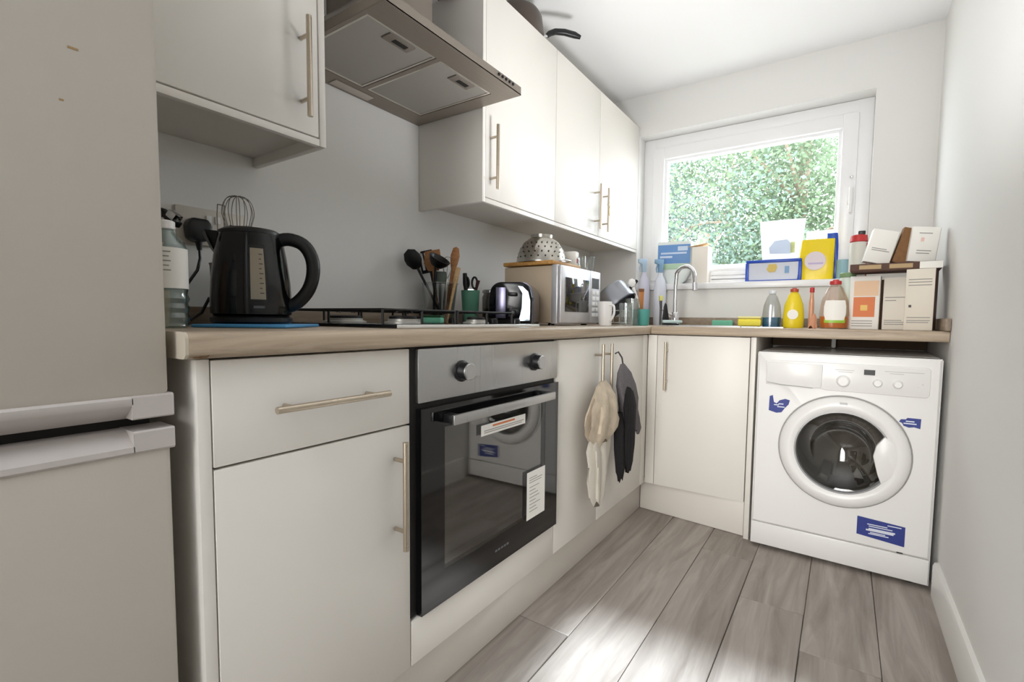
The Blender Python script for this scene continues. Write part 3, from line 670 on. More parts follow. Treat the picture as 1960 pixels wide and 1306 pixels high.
t = Thing('utensil_pot', 'dark grey pot standing behind the kettle, holding a whisk', 'pot', (-.513, .708, ZT1+.0005))
t.part('pot', L([(.040, 0), (.043, .004), (.048, .145), (.050, .15), (.046, .15), (.041, .01)], 28), mat('pot_taupe', (96, 90, 82), .5))
t = Thing('whisk', 'steel balloon whisk standing up behind the kettle', 'whisk', (-.512, .724, ZT1+.008), .5)
t.part('handle', T([(0, -.012, 0), (0, 0, .13), (0, 0, .155)], [.007, .007, .005], 10), CHROME)
bm = bmesh.new()
for k in range(6):
    a = k*math.pi/6
    pts = [(math.cos(a)*r, math.sin(a)*r, z) for r, z in ((.003, .155), (.016, .20), (.030, .248), (.035, .276), (.027, .302), (.012, .312))]
    pts += [(-x, -y, z) for x, y, z in pts[::-1]]
    tube(bm, smooth(pts, 3), .0009, 5)
t.part('wires', bm, mat('whisk_wire', (120, 114, 106), .3, .8))
t = Thing('potato_masher', 'pair of thin steel prongs standing in the pot behind the kettle', 'utensil', (-.52, .687, ZT1+.008))
bm = bmesh.new()
for dy in (-.008, .008): tube(bm, [(0, dy*.5, 0), (0, dy, .26), (.004, dy, .285)], .0012, 6)
tube(bm, [(.004, -.008, .285), (.004, .008, .285)], .0012, 6)
t.part('prongs', bm, mat('whisk_wire', (120, 114, 106), .3, .8))
# water bottle at the fridge
bx, by = -.245, .474
t = Thing('water_bottle', 'crinkled clear plastic water bottle with white label beside the fridge', 'bottle', (bx, by, ZT1+.0005))
pr = [(.026, 0), (.031, .004)]+[(.031+(.0018 if i % 2 else -.0012), .010+.0085*i) for i in range(7)]+[(.031, .068), (.031, .142), (.026, .155), (.014, .168), (.012, .174)]
t.part('body', L(pr, 24), thinglass('bottle_plastic', (.74, .86, .86), .10, .12))
t.part('label', L([(.0317, .070), (.0317, .141)], 24, cap0=False, cap1=False), PAPER)
bm = bmesh.new()
def cyl_patch(bm, r, a0, a1, z0, z1, n=5):
    return rings(bm, [[(r*math.cos(a0+(a1-a0)*i/n), r*math.sin(a0+(a1-a0)*i/n), z) for i in range(n+1)] for z in (z0, z1)], False)
cyl_patch(bm, .0321, -1.25, -.75, .076, .092)
t.part('label_mark', bm, BLUEL)
bm = bmesh.new()
for i in range(5): cyl_patch(bm, .0321, -.55, -.15-.08*(i % 2), .100+.008*i, .102+.008*i, 3)
t.part('label_print', bm, INK)
t.part('cap', L([(.013, .1745), (.0145, .176), (.0145, .188), (.012, .19)], 20), WHITEPL)
t = Thing('ribbed_sleeve', 'pinkish ribbed packet standing behind the water bottle', 'packet', (-.325, .478, ZT1+.0005))
t.part('packet', L([(.022, 0), (.026, .01), (.027, .06), (.025, .12), (.018, .15), (.02, .16)], 16), mat('pink_peach_packet', (212, 178, 150), .5, bump=.4, bscale=60))
t = Thing('bottle_stopper', 'chrome and black lever stopper on a white bottle beside the socket', 'bottle', (-.40, .535, ZT1+.0005))
t.part('body', L([(.024, 0), (.027, .005), (.027, .11), (.012, .17), (.011, .20)], 24), mat('frosted_white', (206, 204, 196), .3))
t.part('lever', mv(B(-.024, .024, -.010, .010, -.007, .007, bev=.003), (.004, 0, .222), (0, .7, .5)), BLKPL)
t.part('clip', mv(B(-.010, .010, -.011, .011, -.004, .012, bev=.003), (.014, .004, .222), (0, .7, .5)), CHROME)
t.part('cork', L([(.012, .2005), (.012, .222), (.008, .228)], 16), mat('cork_white', (220, 216, 208), .5))

# ------------------------------------------------------------------ utensil tub, cup, press, toaster
ux, uy = -.518, 1.442
t = Thing('utensil_tub', 'clear plastic tub full of cooking utensils behind the hob', 'tub', (ux, uy, ZT1+.0005))
t.part('tub', L([(.045, 0), (.048, .003), (.066, .15), (.069, .152), (.069, .155), (.065, .155), (.062, .146), (.046, .006)], 36, cap1=False), CLEAR)
def utensil(name, label, base, tip, head, m, mh=None, hr=.005, extra=None):
    t = Thing(name, label, 'utensil', (ux+base[0], uy+base[1], ZT1+.009))
    d = Vector(tip)-Vector(base); q = Vector((0, 0, 1)).rotation_difference(d.normalized())
    t.part('handle', T([(0, 0, 0), d*.5, d], hr, 8), m)
    bmesh.ops.transform(head, matrix=Matrix.Translation(d) @ q.to_matrix().to_4x4(), verts=head.verts)
    t.part('head', head, mh or m); return t
# directions: image-right is rt (cos YAW, sin YAW)
def ir(a, b=0): return (a*rt.x - b*rt.y, a*rt.y + b*rt.x)
def P3(a, z, b=0): x, y = ir(a, b); return (x, y, z)
def facing(bm): return mv(bm, (0, 0, 0), (0, 0, YAW))
sp = facing(mv(lathe(bmesh.new(), [(0, -.038), (.018, -.03), (.030, -.008), (.031, .010), (.022, .032), (0, .042)], 18, sy=.3), (0, 0, .03)))
utensil('serving_spoon', 'black serving spoon leaning left out of the utensil tub', P3(.02, 0), P3(-.070, .198, -.065), sp, BLKPL)
sp = bmesh.new(); rings(sp, [[(-.02, -.004, 0), (.02, -.004, 0), (.02, .004, 0), (-.02, .004, 0)], [(-.034, -.003, .03), (.034, -.003, .03), (.034, .003, .03), (-.034, .003, .03)], [(-.026, -.002, .075), (.03, -.002, .08), (.03, .002, .08), (-.026, .002, .075)]])
utensil('spatula', 'wooden spatula with orange-brown blade standing tallest at left in the tub', P3(-.01, 0, .02), P3(-.028, .195, .02), facing(sp), SPOONW)
sp = facing(mv(lathe(bmesh.new(), [(0, -.028), (.022, -.024), (.036, -.008), (.042, .008), (.038, .009), (.03, -.004), (0, -.018)], 20), (.014, -.006, .025), (.25, .5, 0)))
utensil('ladle', 'black ladle hanging over the front rim of the utensil tub', P3(-.02, 0, -.02), P3(-.012, .205, -.025), sp, BLKPL)
sp = bmesh.new()
box(sp, -.034, -.028, -.003, .003, 0, .085); box(sp, -.018, -.013, -.003, .003, 0, .08); box(sp, -.034, .02, -.003, .003, 0, .012); box(sp, -.034, .02, -.003, .003, .078, .085)
utensil('slotted_turner', 'black slotted turner behind the orange wooden spatula', P3(0, 0, .03), P3(-.04, .19, .03), facing(sp), BLKPL)
sp = facing(mv(lathe(bmesh.new(), [(.006, -.01), (.014, .02), (.017, .05), (.011, .078), (0, .084)], 14, sy=.45)))
utensil('wooden_spoon', 'tall brown wooden spoon leaning right in the utensil tub', P3(.025, 0, -.02), P3(.052, .20, -.01), sp, SPOONW, hr=.0075)
sp = facing(mv(B(-.009, .009, -.003, .003, -.02, .04, bev=.002)))
utensil('wooden_stirrer', 'pale flat wooden stirrer leaning right in the utensil tub', P3(.03, 0, -.03), P3(.066, .165, -.03), sp, SPOONL, hr=.006)
sp = bmesh.new()
for k in range(4):
    a = k*math.pi/4; pts = [(math.cos(a)*r, math.sin(a)*r, z) for r, z in ((.002, 0), (.018, .03), (.024, .055), (.014, .078), (.004, .083))]; pts += [(-x, -y, z) for x, y, z in pts[::-1]]
    tube(sp, smooth(pts, 2), .0008, 4)
utensil('whisk', 'thin steel whisk in the middle of the utensil tub', P3(.01, 0, .01), P3(.022, .165, .015), sp, CHROME)
sp = facing(mv(B(-.022, .022, -.004, .004, -.006, .04, bev=.004)))
utensil('peeler', 'short grey-green tool in the utensil tub', P3(.0, 0, 0), P3(.004, .15, -.01), sp, mat('grey_green_tool', (96, 106, 98), .5))
# cup with scissors
cx_, cy_ = -.455, 1.545
t = Thing('tumbler', 'sage green tumbler holding black scissors and knives beside the toaster', 'cup', (cx_, cy_, ZT1+.0005))
t.part('cup', L([(.027, 0), (.029, .003), (.036, .128), (.0365, .132), (.034, .132), (.027, .006)], 32), GREENCUP)
t = Thing('scissors', 'black-handled scissors standing in the sage green tumbler', 'scissors', (cx_, cy_, ZT1+.0075), YAW)
t.part('blades', PR([(-.004, 0), (.006, 0), (.012, .13), (-.012, .13)], 'y', -.002, .002), CHROME)
bm = bmesh.new()
for s_ in (-1, 1): tube(bm, [(s_*.016+.010*math.cos(a), 0, .155+.022*math.sin(a)) for a in [i*math.pi/7 for i in range(14)]], .0045, 6, close=True)
t.part('finger_loops', bm, BLKPL)
t = Thing('knife', 'black-handled knife standing at the left of the sage green tumbler', 'knife', (cx_-.012, cy_-.008, ZT1+.0075), YAW)
t.part('blade', PR([(-.006, 0), (.004, 0), (.006, .12), (-.008, .12)], 'y', -.001, .001), CHROME)
t.part('handle', T([(-.002, 0, .12), (-.006, 0, .16), (-.008, 0, .192)], [.008, .010, .008], 8), BLKPL)
t = Thing('peeler', 'small brown-handled tool at the right of the sage green tumbler', 'utensil', (cx_+.015, cy_+.01, ZT1+.0075), YAW)
t.part('handle', T([(0, 0, 0), (.004, 0, .13), (.012, 0, .165)], [.004, .005, .008], 8), mat('dark_maroon_plastic', (66, 40, 40), .4))
# cafetiere
t = Thing('glass_jar', 'dark glass coffee jar with clip lid between green tumbler and toaster', 'jar', (-.454, 1.673, ZT1+.0005)); t.o.scale = (1.06, 1.06, 1.06)
t.part('jar', L([(.031, 0), (.034, .004), (.034, .105), (.029, .116), (.029, .120)], 32), thinglass('smoked_glass', (.32, .30, .29), .10))
t.part('contents', L([(.030, .004), (.031, .06), (.03, .062)], 24), mat('coffee_grounds', (44, 34, 28), .9))
t.part('lid', L([(.031, .1205), (.034, .122), (.034, .130), (.028, .134)], 28), thinglass('lid_glass', (.5, .5, .5), .15))
# toaster
t = Thing('toaster', 'black and chrome two-slice toaster in front of the microwave', 'toaster', (-.255, 1.567, ZT1+.0005), YAW-.15); t.o.scale = (.88, .88, .88)
def tprof(w, h, z0): return [(-w, z0), (w, z0)]+[(w*(1-.04*k), z0+(h-z0)*.62+(h-z0)*.0*k) for k in (0,)]+arc(w*.42, h-w*.52, w*.54, .12, math.pi/2, 6)+arc(-w*.42, h-w*.52, w*.54, math.pi/2, math.pi-.12, 6)+[(-w, z0+(h-z0)*.62)]
t.part('body', PR(tprof(.088, .172, .012), 'y', -.115, .115, bev=.004), BLKGLOSS)
t.part('shell_band', PR(tprof(.0895, .1735, .014), 'y', -.085, .085), mat('toaster_chrome_black', (70, 72, 92), .12, .8))
t.part('base', B(-.084, .084, -.105, .105, 0, .013, bev=.003), BLKPL)
bm = bmesh.new(); box(bm, -.045, -.012, -.07, .07, .1735, .1742); box(bm, .012, .045, -.07, .07, .1735, .1742)
t.part('slot', bm, BLKMATT)
t.part('lever', B(-.006, .03, -.135, -.115, .118, .132, bev=.004), BLKPL)
t.part('dial', mv(L([(.014, 0), (.013, .012), (.008, .014)], 18), (.012, -.115, .05), (math.pi/2, 0, 0)), BLKPL)
t.part('end_panel', B(-.058, -.018, -.1168, -.1152, .03, .152, bev=.0006), mat('lilac_steel', (128, 126, 150), .25, .8))
t.part('chrome_edge', PR([(.036, .02), (.080, .02), (.081, .10), (.072, .135), (.05, .155), (.032, .158), (.05, .13), (.048, .07)], 'y', -.1172, -.1152), mat('blue_chrome', (170, 186, 200), .15, .9))

# ------------------------------------------------------------------ microwave and things on it
mx0, mx1, my0, my1, mz0, mz1 = -.425, -.165, 1.72, 2.085, ZT1+.0105, 1.146
t = Thing('microwave', 'silver microwave with beige side standing by the toaster', 'microwave', (-.35, 1.89, ZT1+.0005), world=True)
t.part('body', B(mx0, mx1-.03, my0+.006, my1-.006, mz0, mz1, bev=.004), MWSIDE)
fr = t.part('front_frame', B(mx1-.03, mx1, my0, my1, mz0-.004, mz1+.003, bev=.006), SILVER)
dd = t.part('door', B(mx1, mx1+.014, my0+.003, my1-.105, mz0, mz1, bev=.004), SILVER)
t.part('door_glass', B(mx1+.0145, mx1+.0165, my0+.035, my1-.125, mz0+.045, mz1-.045, bev=.001), BLKGLASS, dd)
pn = t.part('control_panel', B(mx1, mx1+.012, my1-.103, my1-.003, mz0, mz1, bev=.004), SILVER)
t.part('display', B(mx1+.0122, mx1+.0135, my1-.088, my1-.022, mz1-.075, mz1-.03), BLKPL, pn)
for i in range(5):
    for j in range(2):
        t.part('button', B(mx1+.0122, mx1+.014, my1-.086+.036*j, my1-.056+.036*j, mz0+.028+.024*i, mz0+.044+.024*i, bev=.001), WHITEPL, pn)
for a, b in ((mx0+.04, my0+.04), (mx1-.05, my0+.04), (mx0+.04, my1-.04), (mx1-.05, my1-.04)):
    t.part('foot', L([(.014, 0), (.012, .0105)], 12, c=(a, b, ZT1+.0005)), BLKPL)
TZ = mz1+.0035
t = Thing('chopping_board', 'bamboo chopping board lying on the microwave', 'chopping board', (-.30, 1.84, TZ))
t.part('board', B(-.125, .115, -.125, .11, 0, .016, bev=.004), BAMBOO)
t = Thing('colander', 'upturned steel colander on the bamboo board', 'colander', (-.30, 1.815, TZ+.0165))
hp = [(.108, 0), (.108, .003), (.105, .004), (.101, .025), (.092, .055), (.073, .085), (.048, .103), (.045, .104), (.046, .116), (.043, .116)]
t.part('bowl', L(hp, 40, cap0=False, cap1=False), mat('colander_steel', (190, 186, 178), .25, 1))
t.part('bottom', L([(.0, .104), (.045, .1045), (.045, .1055), (0, .1055)], 32, cap0=False, cap1=False), mat('colander_steel', (190, 186, 178), .25, 1))
bm = bmesh.new()
for j, (r, z, tl) in enumerate(((.1015, .022, .2), (.0975, .041, .4), (.0895, .06, .6), (.078, .0795, .9))):
    for k in range(22):
        if j < 4:
            a = 2*math.pi*(k+.5*(j % 2))/22
            m_ = bmesh.ops.create_circle(bm, cap_ends=True, radius=.0034, segments=8)
            M = Matrix.Rotation(a, 4, 'Z') @ Matrix.Translation((r+.0012, 0, z)) @ Matrix.Rotation(math.pi/2-tl, 4, 'Y')
            bmesh.ops.transform(bm, matrix=M, verts=m_['verts'])
t.part('holes', bm, BLKMATT, kind='stuff')
t.part('rim_handle', T([(.105, -.03, .004), (.128, -.02, .006), (.128, .02, .006), (.105, .03, .004)], .003, 6), CHROME)
t = Thing('carton', 'small white carton with red mark on the microwave behind the colander', 'carton', (-.262, 2.0, TZ), .2)
t.part('box', B(-.03, .03, -.022, .022, 0, .085, bev=.002), PAPER)
t.part('red_mark', B(.0302, .0308, -.010, .010, .035, .055), RED)
t.part('blue_side', B(-.02, .02, .0222, .0228, .01, .075), mat('soft_blue_print', (120, 160, 200), .5))
t = Thing('glass_bowl', 'clear glass bowl at the far end of the microwave top', 'bowl', (-.20, 2.03, TZ))
t.part('bowl', L([(.022, 0), (.03, .003), (.038, .05), (.040, .062), (.037, .062), (.032, .012)], 28, cap1=False), CLEARG)

# ------------------------------------------------------------------ cloths on the handles
def cloth(zs, cx_, cy_, wx, wy, folds, amp, seed, n=48):
    """gathered hanging cloth: closed cross-sections along z"""
    bm = bmesh.new(); rr = []
    for i, z in enumerate(zs):
        ring = []
        for k in range(n):
            a = 2*math.pi*k/n
            f = 1+amp[i]*math.sin(folds*a+seed+z*9)+amp[i]*.5*math.sin((folds+3)*a-seed*2+z*17)+.30*noise.noise((math.cos(a)*1.6+seed, math.sin(a)*1.6, z*22))+.12*noise.noise((math.cos(a)*5+seed, math.sin(a)*5, z*50))
            ring.append((cx_[i]+wx[i]*f*math.cos(a), cy_[i]+wy[i]*f*math.sin(a), z+(.012*math.sin(3*a+seed) if i in (0,) else 0)))
        rr.append(ring)
    return rings(bm, rr)
t = Thing('tea_towel', 'crumpled beige tea towel hanging on the left bar handle', 'towel', (.05, 1.665, .30))
def rel(L_, a): return [x-a for x in L_]
zs = [.150, .20, .27, .34, .385, .40, .43, .47, .50]
zs = rel([.345, .40, .45, .50, .52, .56, .60, .64, .675, .70, .715], .30)
t.part('upper_cloth', cloth(rel([.50, .515, .54, .57, .60, .63, .66, .69, .71], .30), [.008, .008, .008, .008, .008, .006, .002, -.006, -.01], [-.012, -.008, 0, .006, .012, .020, .030, .040, .045], [.018, .022, .024, .026, .027, .025, .021, .014, .008], [.045, .075, .098, .10, .095, .088, .076, .055, .026], 7, [.1, .16, .22, .22, .20, .18, .15, .1, .05], 1.3), BEIGECL)
t.part('tail', cloth(rel([.275, .30, .36, .42, .48, .51, .53], .30), [.004]*7, [-.012, -.010, -.010, -.006, -.010, -.012, -.012], [.010, .014, .016, .017, .018, .016, .01], [.026, .046, .056, .062, .07, .066, .05], 6, [.15, .24, .28, .28, .24, .2, .1], 4.1), mat('pale_stripe_cotton', (206, 200, 188), .95, bump=.4, bscale=300))
t = Thing('oven_glove', 'black and grey tweed double oven glove hanging on the right bar handle', 'oven glove', (.05, 1.856, .30))
t.part('hanging_loop', T([(-.016, -.028, .505), (-.004, -.024, .512), (.008, -.016, .49), (.012, -.010, .455)], .0035, 6), mat('tape_grey', (70, 66, 66), .9))
t.part('tweed_side', cloth(rel([.50, .56, .62, .68, .73, .765], .30), [.004, .008, .012, .012, .012, .010], [.075, .065, .045, .02, 0, -.012], [.02, .026, .028, .026, .020, .006], [.05, .075, .08, .07, .045, .016], 3, [.05, .08, .08, .08, .06, .02], 2.2), TWEED)
t.part('black_lining', cloth(rel([.34, .37, .44, .52, .60, .66, .69], .30), [.026, .028, .030, .032, .034, .030, .026], [.032, .03, .028, .022, .014, .006, .002], [.008, .012, .015, .017, .017, .014, .006], [.02, .034, .042, .044, .044, .036, .016], 2, [.04]*7, .4), BLKCL)
t.part('black_tail', cloth(rel([.315, .35, .44, .52, .58], .30), [.014, .016, .016, .014, .012], [-.022, -.024, -.03, -.042, -.05], [.008, .012, .014, .014, .010], [.018, .034, .040, .040, .026], 2, [.04]*5, 1.4), BLKCL)
t.part('frayed_end', cloth(rel([.465, .48, .53, .58, .62], .30), [.0]*5, [.155, .15, .14, .12, .10], [.012, .018, .02, .018, .012], [.03, .044, .04, .036, .03], 5, [.2, .2, .15, .1, .05], 3.3), TWEED)

# ------------------------------------------------------------------ draining area beside the sink
t = Thing('jug', 'white plastic jug beside the right end of the microwave', 'jug', (-.105, 2.03, ZT1+.0005), YAW+2.2)
bm = bmesh.new()
rings(bm, [[(r*math.cos(2*math.pi*k/24)+dx, r*math.sin(2*math.pi*k/24), z) for k in range(24)] for r, dx, z in ((.026, -.004, 0), (.028, -.003, .004), (.032, .002, .10), (.033, .003, .104), (.031, .003, .104), (.026, -.002, .008))])
t.part('jug', bm, WHITEPL)
t.part('handle', T(smooth([(-.028, 0, .09), (-.052, 0, .085), (-.055, 0, .05), (-.034, 0, .02)], 3), .005, 8), WHITEPL)
t = Thing('dish_rack', 'white wire dish rack in the corner holding an upturned pan', 'dish rack', (-.235, 2.31, ZT1+.0005), YAW-.3)
bm = bmesh.new()
for z in (.012, .07):
    for a, b in (((-.12, -.11, z), (.12, -.11, z)), ((.12, -.11, z), (.12, .11, z)), ((.12, .11, z), (-.12, .11, z)), ((-.12, .11, z), (-.12, -.11, z))): tube(bm, [a, b], .0028, 6)
for i in range(9):
    x = -.12+.03*i; tube(bm, [(x, -.11, .07), (x, -.11, .012), (x, .11, .012), (x, .11, .07)], .0018, 5)
for x, y in ((-.12, -.11), (.12, -.11), (-.12, .11), (.12, .11)): tube(bm, [(x, y, .07), (x, y, .0)], .003, 6)
t.part('wires', bm, mat('rack_white_wire', (220, 220, 220), .4))
t = Thing('saucepan', 'steel saucepan tilted upside down in the dish rack', 'saucepan', (-.135, 2.27, ZT1+.085), (0, 0, 0))
ti = (-.45, -.62, .75)
t.part('pot', mv(L([(.088, .0), (.091, .001), (.090, .085), (.084, .096), (.0, .098)], 36, cap0=False), (0, 0, .005), ti), mat('pan_steel', (150, 152, 158), .36, .9))
t.part('rolled_rim', mv(L([(.089, -.003), (.094, -.001), (.094, .004), (.090, .004)], 36, cap0=False, cap1=False), (0, 0, .005), ti), mat('pan_rim_dark', (90, 92, 100), .3, .9))
t.part('handle', mv(T([(.08, 0, .03), (.11, 0, .04), (.16, 0, .05)], [.006, .009, .008], 8), (0, 0, .005), (ti[0], ti[1], ti[2]+.2)), BLKPL)
t = Thing('serving_spoon', 'white plastic spoon standing in the teal beaker beside the tilted saucepan', 'spoon', (-.065, 2.33, ZT1+.009), YAW)
t.part('handle', T([(.03, 0, 0), (-.005, 0, .11), (-.03, 0, .175)], [.004, .006, .007], 8), WHITEPL)
t.part('head', mv(lathe(bmesh.new(), [(0, -.02), (.014, -.014), (.02, .0), (.014, .016), (0, .022)], 14, sy=.35), (-.036, 0, .195)), WHITEPL)
def tumbler(label, x, y, r, h, group):
    t = Thing('drinking_glass', label, 'glass', (x, y, ZT1+.0005), group=group)
    t.part('glass', L([(r*.86, 0), (r*.9, .002), (r, h), (r*.96, h), (r*.84, .008)], 28, cap1=False), CLEARG)
    return t
tumbler('short clear glass in front of the dish rack, nearer the white jug', -.045, 2.12, .030, .10, 'drinking glasses')
tumbler('tall clear glass standing between dish rack and teal beaker', -.055, 2.22, .031, .125, 'drinking glasses')
t = Thing('beaker', 'teal beaker holding a wooden washing-up brush beside the sink', 'cup', (-.055, 2.335, ZT1+.0005))
t.part('cup', L([(.036, 0), (.039, .004), (.042, .075), (.0425, .078), (.039, .078), (.036, .008)], 32), TEAL)
t = Thing('washing_up_brush', 'wooden brush standing handle-up in the teal beaker', 'brush', (-.055, 2.335, ZT1+.009), YAW)
t.part('handle', PR([(-.005, 0), (.005, 0), (.010, .06), (.011, .13), (.013, .155), (-.013, .155), (-.011, .13), (-.008, .06)], 'y', -.004, .004, bev=.002), mat('orange_wood', (186, 122, 66), .5))
t.part('bristles', B(-.012, .012, -.006, .006, .1555, .168), mat('dark_bristle', (120, 80, 50), .9))
t = Thing('toothbrush_tool', 'grey-handled scrubber standing beside the teal beaker', 'brush', (.028, 2.375, ZT1+.0045), YAW)
t.part('handle', T([(0, 0, 0), (.002, 0, .08), (0, 0, .115)], [.005, .006, .007], 8), DGREY)
t.part('head', B(-.008, .010, -.007, .007, .1155, .14, bev=.003), mat('yellow_green_bristle', (206, 204, 120), .8))
t = Thing('knife', 'black pointed knife guard standing by the tap', 'knife', (.030, 2.45, ZT1+.0045), YAW)
t.part('guard', PR([(-.018, 0), (.020, 0), (.016, .03), (.004, .10), (-.003, .108), (-.010, .09), (-.016, .03)], 'y', -.006, .006, bev=.002), BLKPL)
t = Thing('soap_dish', 'low glass soap dish with dark foot in front of the tap', 'dish', (.070, 2.42, ZT1+.0045), YAW)
t.part('foot', B(-.045, .03, -.02, .02, 0, .008, bev=.002), BLKPL)
t.part('dish', B(-.05, .045, -.03, .03, .0085, .024, bev=.006), mat('pale_aqua_glass', (190, 208, 206), .15, coat=.4))
def spray(label, x, y, z, h, r, m, mh, rot):
    t = Thing('spray_bottle', label, 'bottle', (x, y, z), rot)
    t.part('body', L([(r*.92, 0), (r, .006), (r, h*.55), (r*.8, h*.68), (r*.38, h*.76), (r*.36, h*.8)], 24, sy=.7), m)
    t.part('trigger_head', PR([(-.012, h*.8), (.012, h*.8), (.013, h*.9), (.016, h), (-.035, h), (-.035, h*.94), (-.014, h*.92)], 'y', -.010, .010, bev=.003), mh)
    t.part('trigger', T([(-.018, 0, h*.93), (-.026, 0, h*.86), (-.022, 0, h*.80)], .004, 6), mh)
    return t
PALEBL = mat('pale_blue_plastic', (176, 200, 222), .35)
spray('pale lilac spray bottle in the corner behind the wooden brush', -.20, 2.76, ZT1+.0005, .375, .034, LILAC, PALEBL, YAW)
spray('whitish spray bottle with blue trigger nearer the window in the corner', -.115, 2.79, ZT1+.0005, .37, .036, mat('frosted_pale_plastic', (216, 220, 232), .35), mat('steel_blue_trigger', (128, 164, 196), .4), YAW+.2)

# ------------------------------------------------------------------ things by the sink
t = Thing('sponge', 'mint green sponge on the worktop behind the sink', 'sponge', (.235, 2.765, ZT1+.0005), .1)
t.part('foam', B(-.05, .05, -.03, .03, 0, .030, bev=.005), MINT)
t = Thing('sponge', 'lemon yellow sponge beside the blue washing-up bottle', 'sponge', (.415, 2.44, ZT1+.0046), .1)
t.part('foam', B(-.048, .048, -.03, .03, 0, .034, bev=.008), LEMON)
t.part('scouring_pad', B(-.048, .048, -.03, .03, 0.0342, .044, bev=.004), mat('pale_yellow_pad', (236, 226, 150), .9, bump=.5, bscale=300))
def squeeze(name, label, x, y, r, h, m, cap, rot=.2, prof=None):
    t = Thing(name, label, 'bottle', (x, y, ZT1+.0005), rot)
    t.part('body', L(prof or [(r*.93, 0), (r, .006), (r*1.02, h*.3), (r*.9, h*.58), (r*.55, h*.82), (r*.36, h*.88), (r*.34, h*.9)], 28, sy=.62), m)
    t.part('cap', L([(r*.40, h*.901), (r*.40, h*.97), (r*.22, h*.98), (r*.2, h)], 18), cap)
    return t
t = squeeze('washing_up_bottle', 'clear washing-up bottle with blue liquid, left of the yellow bottle', .500, 2.47, .038, .165, CLEAR, mat('frosted_cap', (214, 218, 224), .4))
t.part('liquid', L([(.033, .004), (.036, .008), (.0365, .045), (.0, .046)], 24, sy=.6), BLIQ)
t = squeeze('washing_up_bottle', 'yellow washing-up liquid bottle with round white label', .586, 2.455, .040, .172, YEL, mat('red_brown_cap', (176, 70, 46), .4))
t.part('label', mv(L([(.021, 0), (.021, .0012)], 24), (-.006, -.0252, .058), (math.pi/2, 0, 0)), PAPER)
t = Thing('vinegar_bottle', 'thin orange-brown bottle right of the yellow washing-up bottle', 'bottle', (.648, 2.53, ZT1+.0005))
t.part('body', L([(.009, 0), (.010, .004), (.010, .11), (.007, .14), (.006, .155)], 18), mat('orange_brown_glass', (206, 150, 118), .2, coat=.4))
t.part('cap', L([(.009, .1555), (.009, .175), (.007, .177)], 16), RED)
t = squeeze('detergent_bottle', 'clear detergent bottle with red cap and green-white label', .735, 2.43, .052, .200, thinglass('orange_tint_plastic', (.95, .86, .80), .06, .1), RED, .1)
t.part('liquid', L([(.046, .004), (.049, .01), (.050, .05), (0, .051)], 24, sy=.59), mat('orange_liquid', (214, 130, 60), .2, coat=.4))
bm = bmesh.new(); rr = []
for z, s_ in ((.035, .8), (.06, 1), (.09, 1), (.115, .85)):
    rr.append([(.0535*math.cos(a), .0535*.62*math.sin(a), z) for a in [-math.pi/2+s_*(-.8+1.6*i/8) for i in range(9)]])
t.part('label', rings(bm, rr, False), PAPER)
bm = bmesh.new(); rings(bm, [[(.0532*math.cos(a), .0532*.62*math.sin(a), z) for a in [-math.pi/2-.75+1.5*i/8 for i in range(9)]] for z in (.024, .040)], False)
t.part('label_band', bm, mat('lime_green_print', (150, 190, 60), .4))
t = Thing('cloth', 'small orange-brown cloth scrap at the foot of the clear detergent bottle', 'cloth', (.662, 2.39, ZT1+.0005))
t.part('cloth', cloth([0, .02, .045, .06], [0, 0, .004, .004], [0, 0, .003, .004], [.016, .014, .010, .004], [.016, .014, .010, .004], 5, [.2, .2, .15, .05], 1.1, 24), mat('rust_cloth', (196, 140, 110), .9))
def carton(name, label, x, y, z, w, d, h, rot, front=PAPER, side=PAPER, rows=(), extra=None, tilt=0):
    t = Thing(name, label, 'box', (x, y, z), (0, tilt, rot))
    t.part('box', B(-w/2, w/2, -d/2, d/2, 0, h, bev=.0015), front)
    if side is not front: t.part('side', B(w/2+.0002, w/2+.001, -d/2+.002, d/2-.002, .002, h-.002), side)
    if rows:
        bm = lines(bmesh.new(), lambda a, b, dd: (a, dd, b), 0, 0, rows, -d/2-.0006, .003); t.part('print', bm, INK)
    return t
RB = .35
t = carton('carton', 'white and orange carton standing between detergent bottle and brown gap', .838, 2.50, ZT1+.0005, .100, .06, .215, -.1, PAPER, CREAM, [(-.04, .03, .012), (-.04, .03, .022), (-.04, .03, .032)])
t.part('orange_panel', B(-.036, .036, -.0318, -.0302, .05, .13), ORANGE)
t.part('emblem', B(-.012, .012, -.0325, -.0315, .075, .098, bev=.0003), mat('yellow_emblem', (236, 196, 110), .5))
t.part('pale_photo', B(-.036, .046, -.0318, -.0302, .135, .195), mat('pale_orange_print', (232, 196, 160), .5))
carton('cereal_box', 'plain white box standing left of the taller cereal box', .944, 2.485, ZT1+.0005, .084, .07, .205, -.2, mat('off_white_card', (226, 220, 208), .6), mat('terracotta_edge', (180, 130, 106), .7), [(-.036, .03, .125), (-.036, .0, .113), (-.036, .03, .02), (-.036, .03, .028), (-.036, .02, .035)])
t = carton('cereal_box', 'taller pale box with dark print lines in the worktop corner', 1.008, 2.41, ZT1+.0005, .084, .10, .226, -.2, mat('cream_white_card', (224, 216, 202), .6), DBROWN, [(-.034, .034, .186), (-.034, .034, .176), (-.034, .034, .165), (-.034, .034, .035), (-.034, .03, .028), (-.034, .034, .046)])
t.part('print_dot', B(-.030, -.022, -.0508, -.0502, .085, .094), DGREY)
carton('carton', 'dark brown block added for the dark gap right of the orange carton', .915, 2.585, ZT1+.0005, .06, .04, .205, -.1, DBROWN, DBROWN)  # added block, its brown stands in for the shade between the boxes
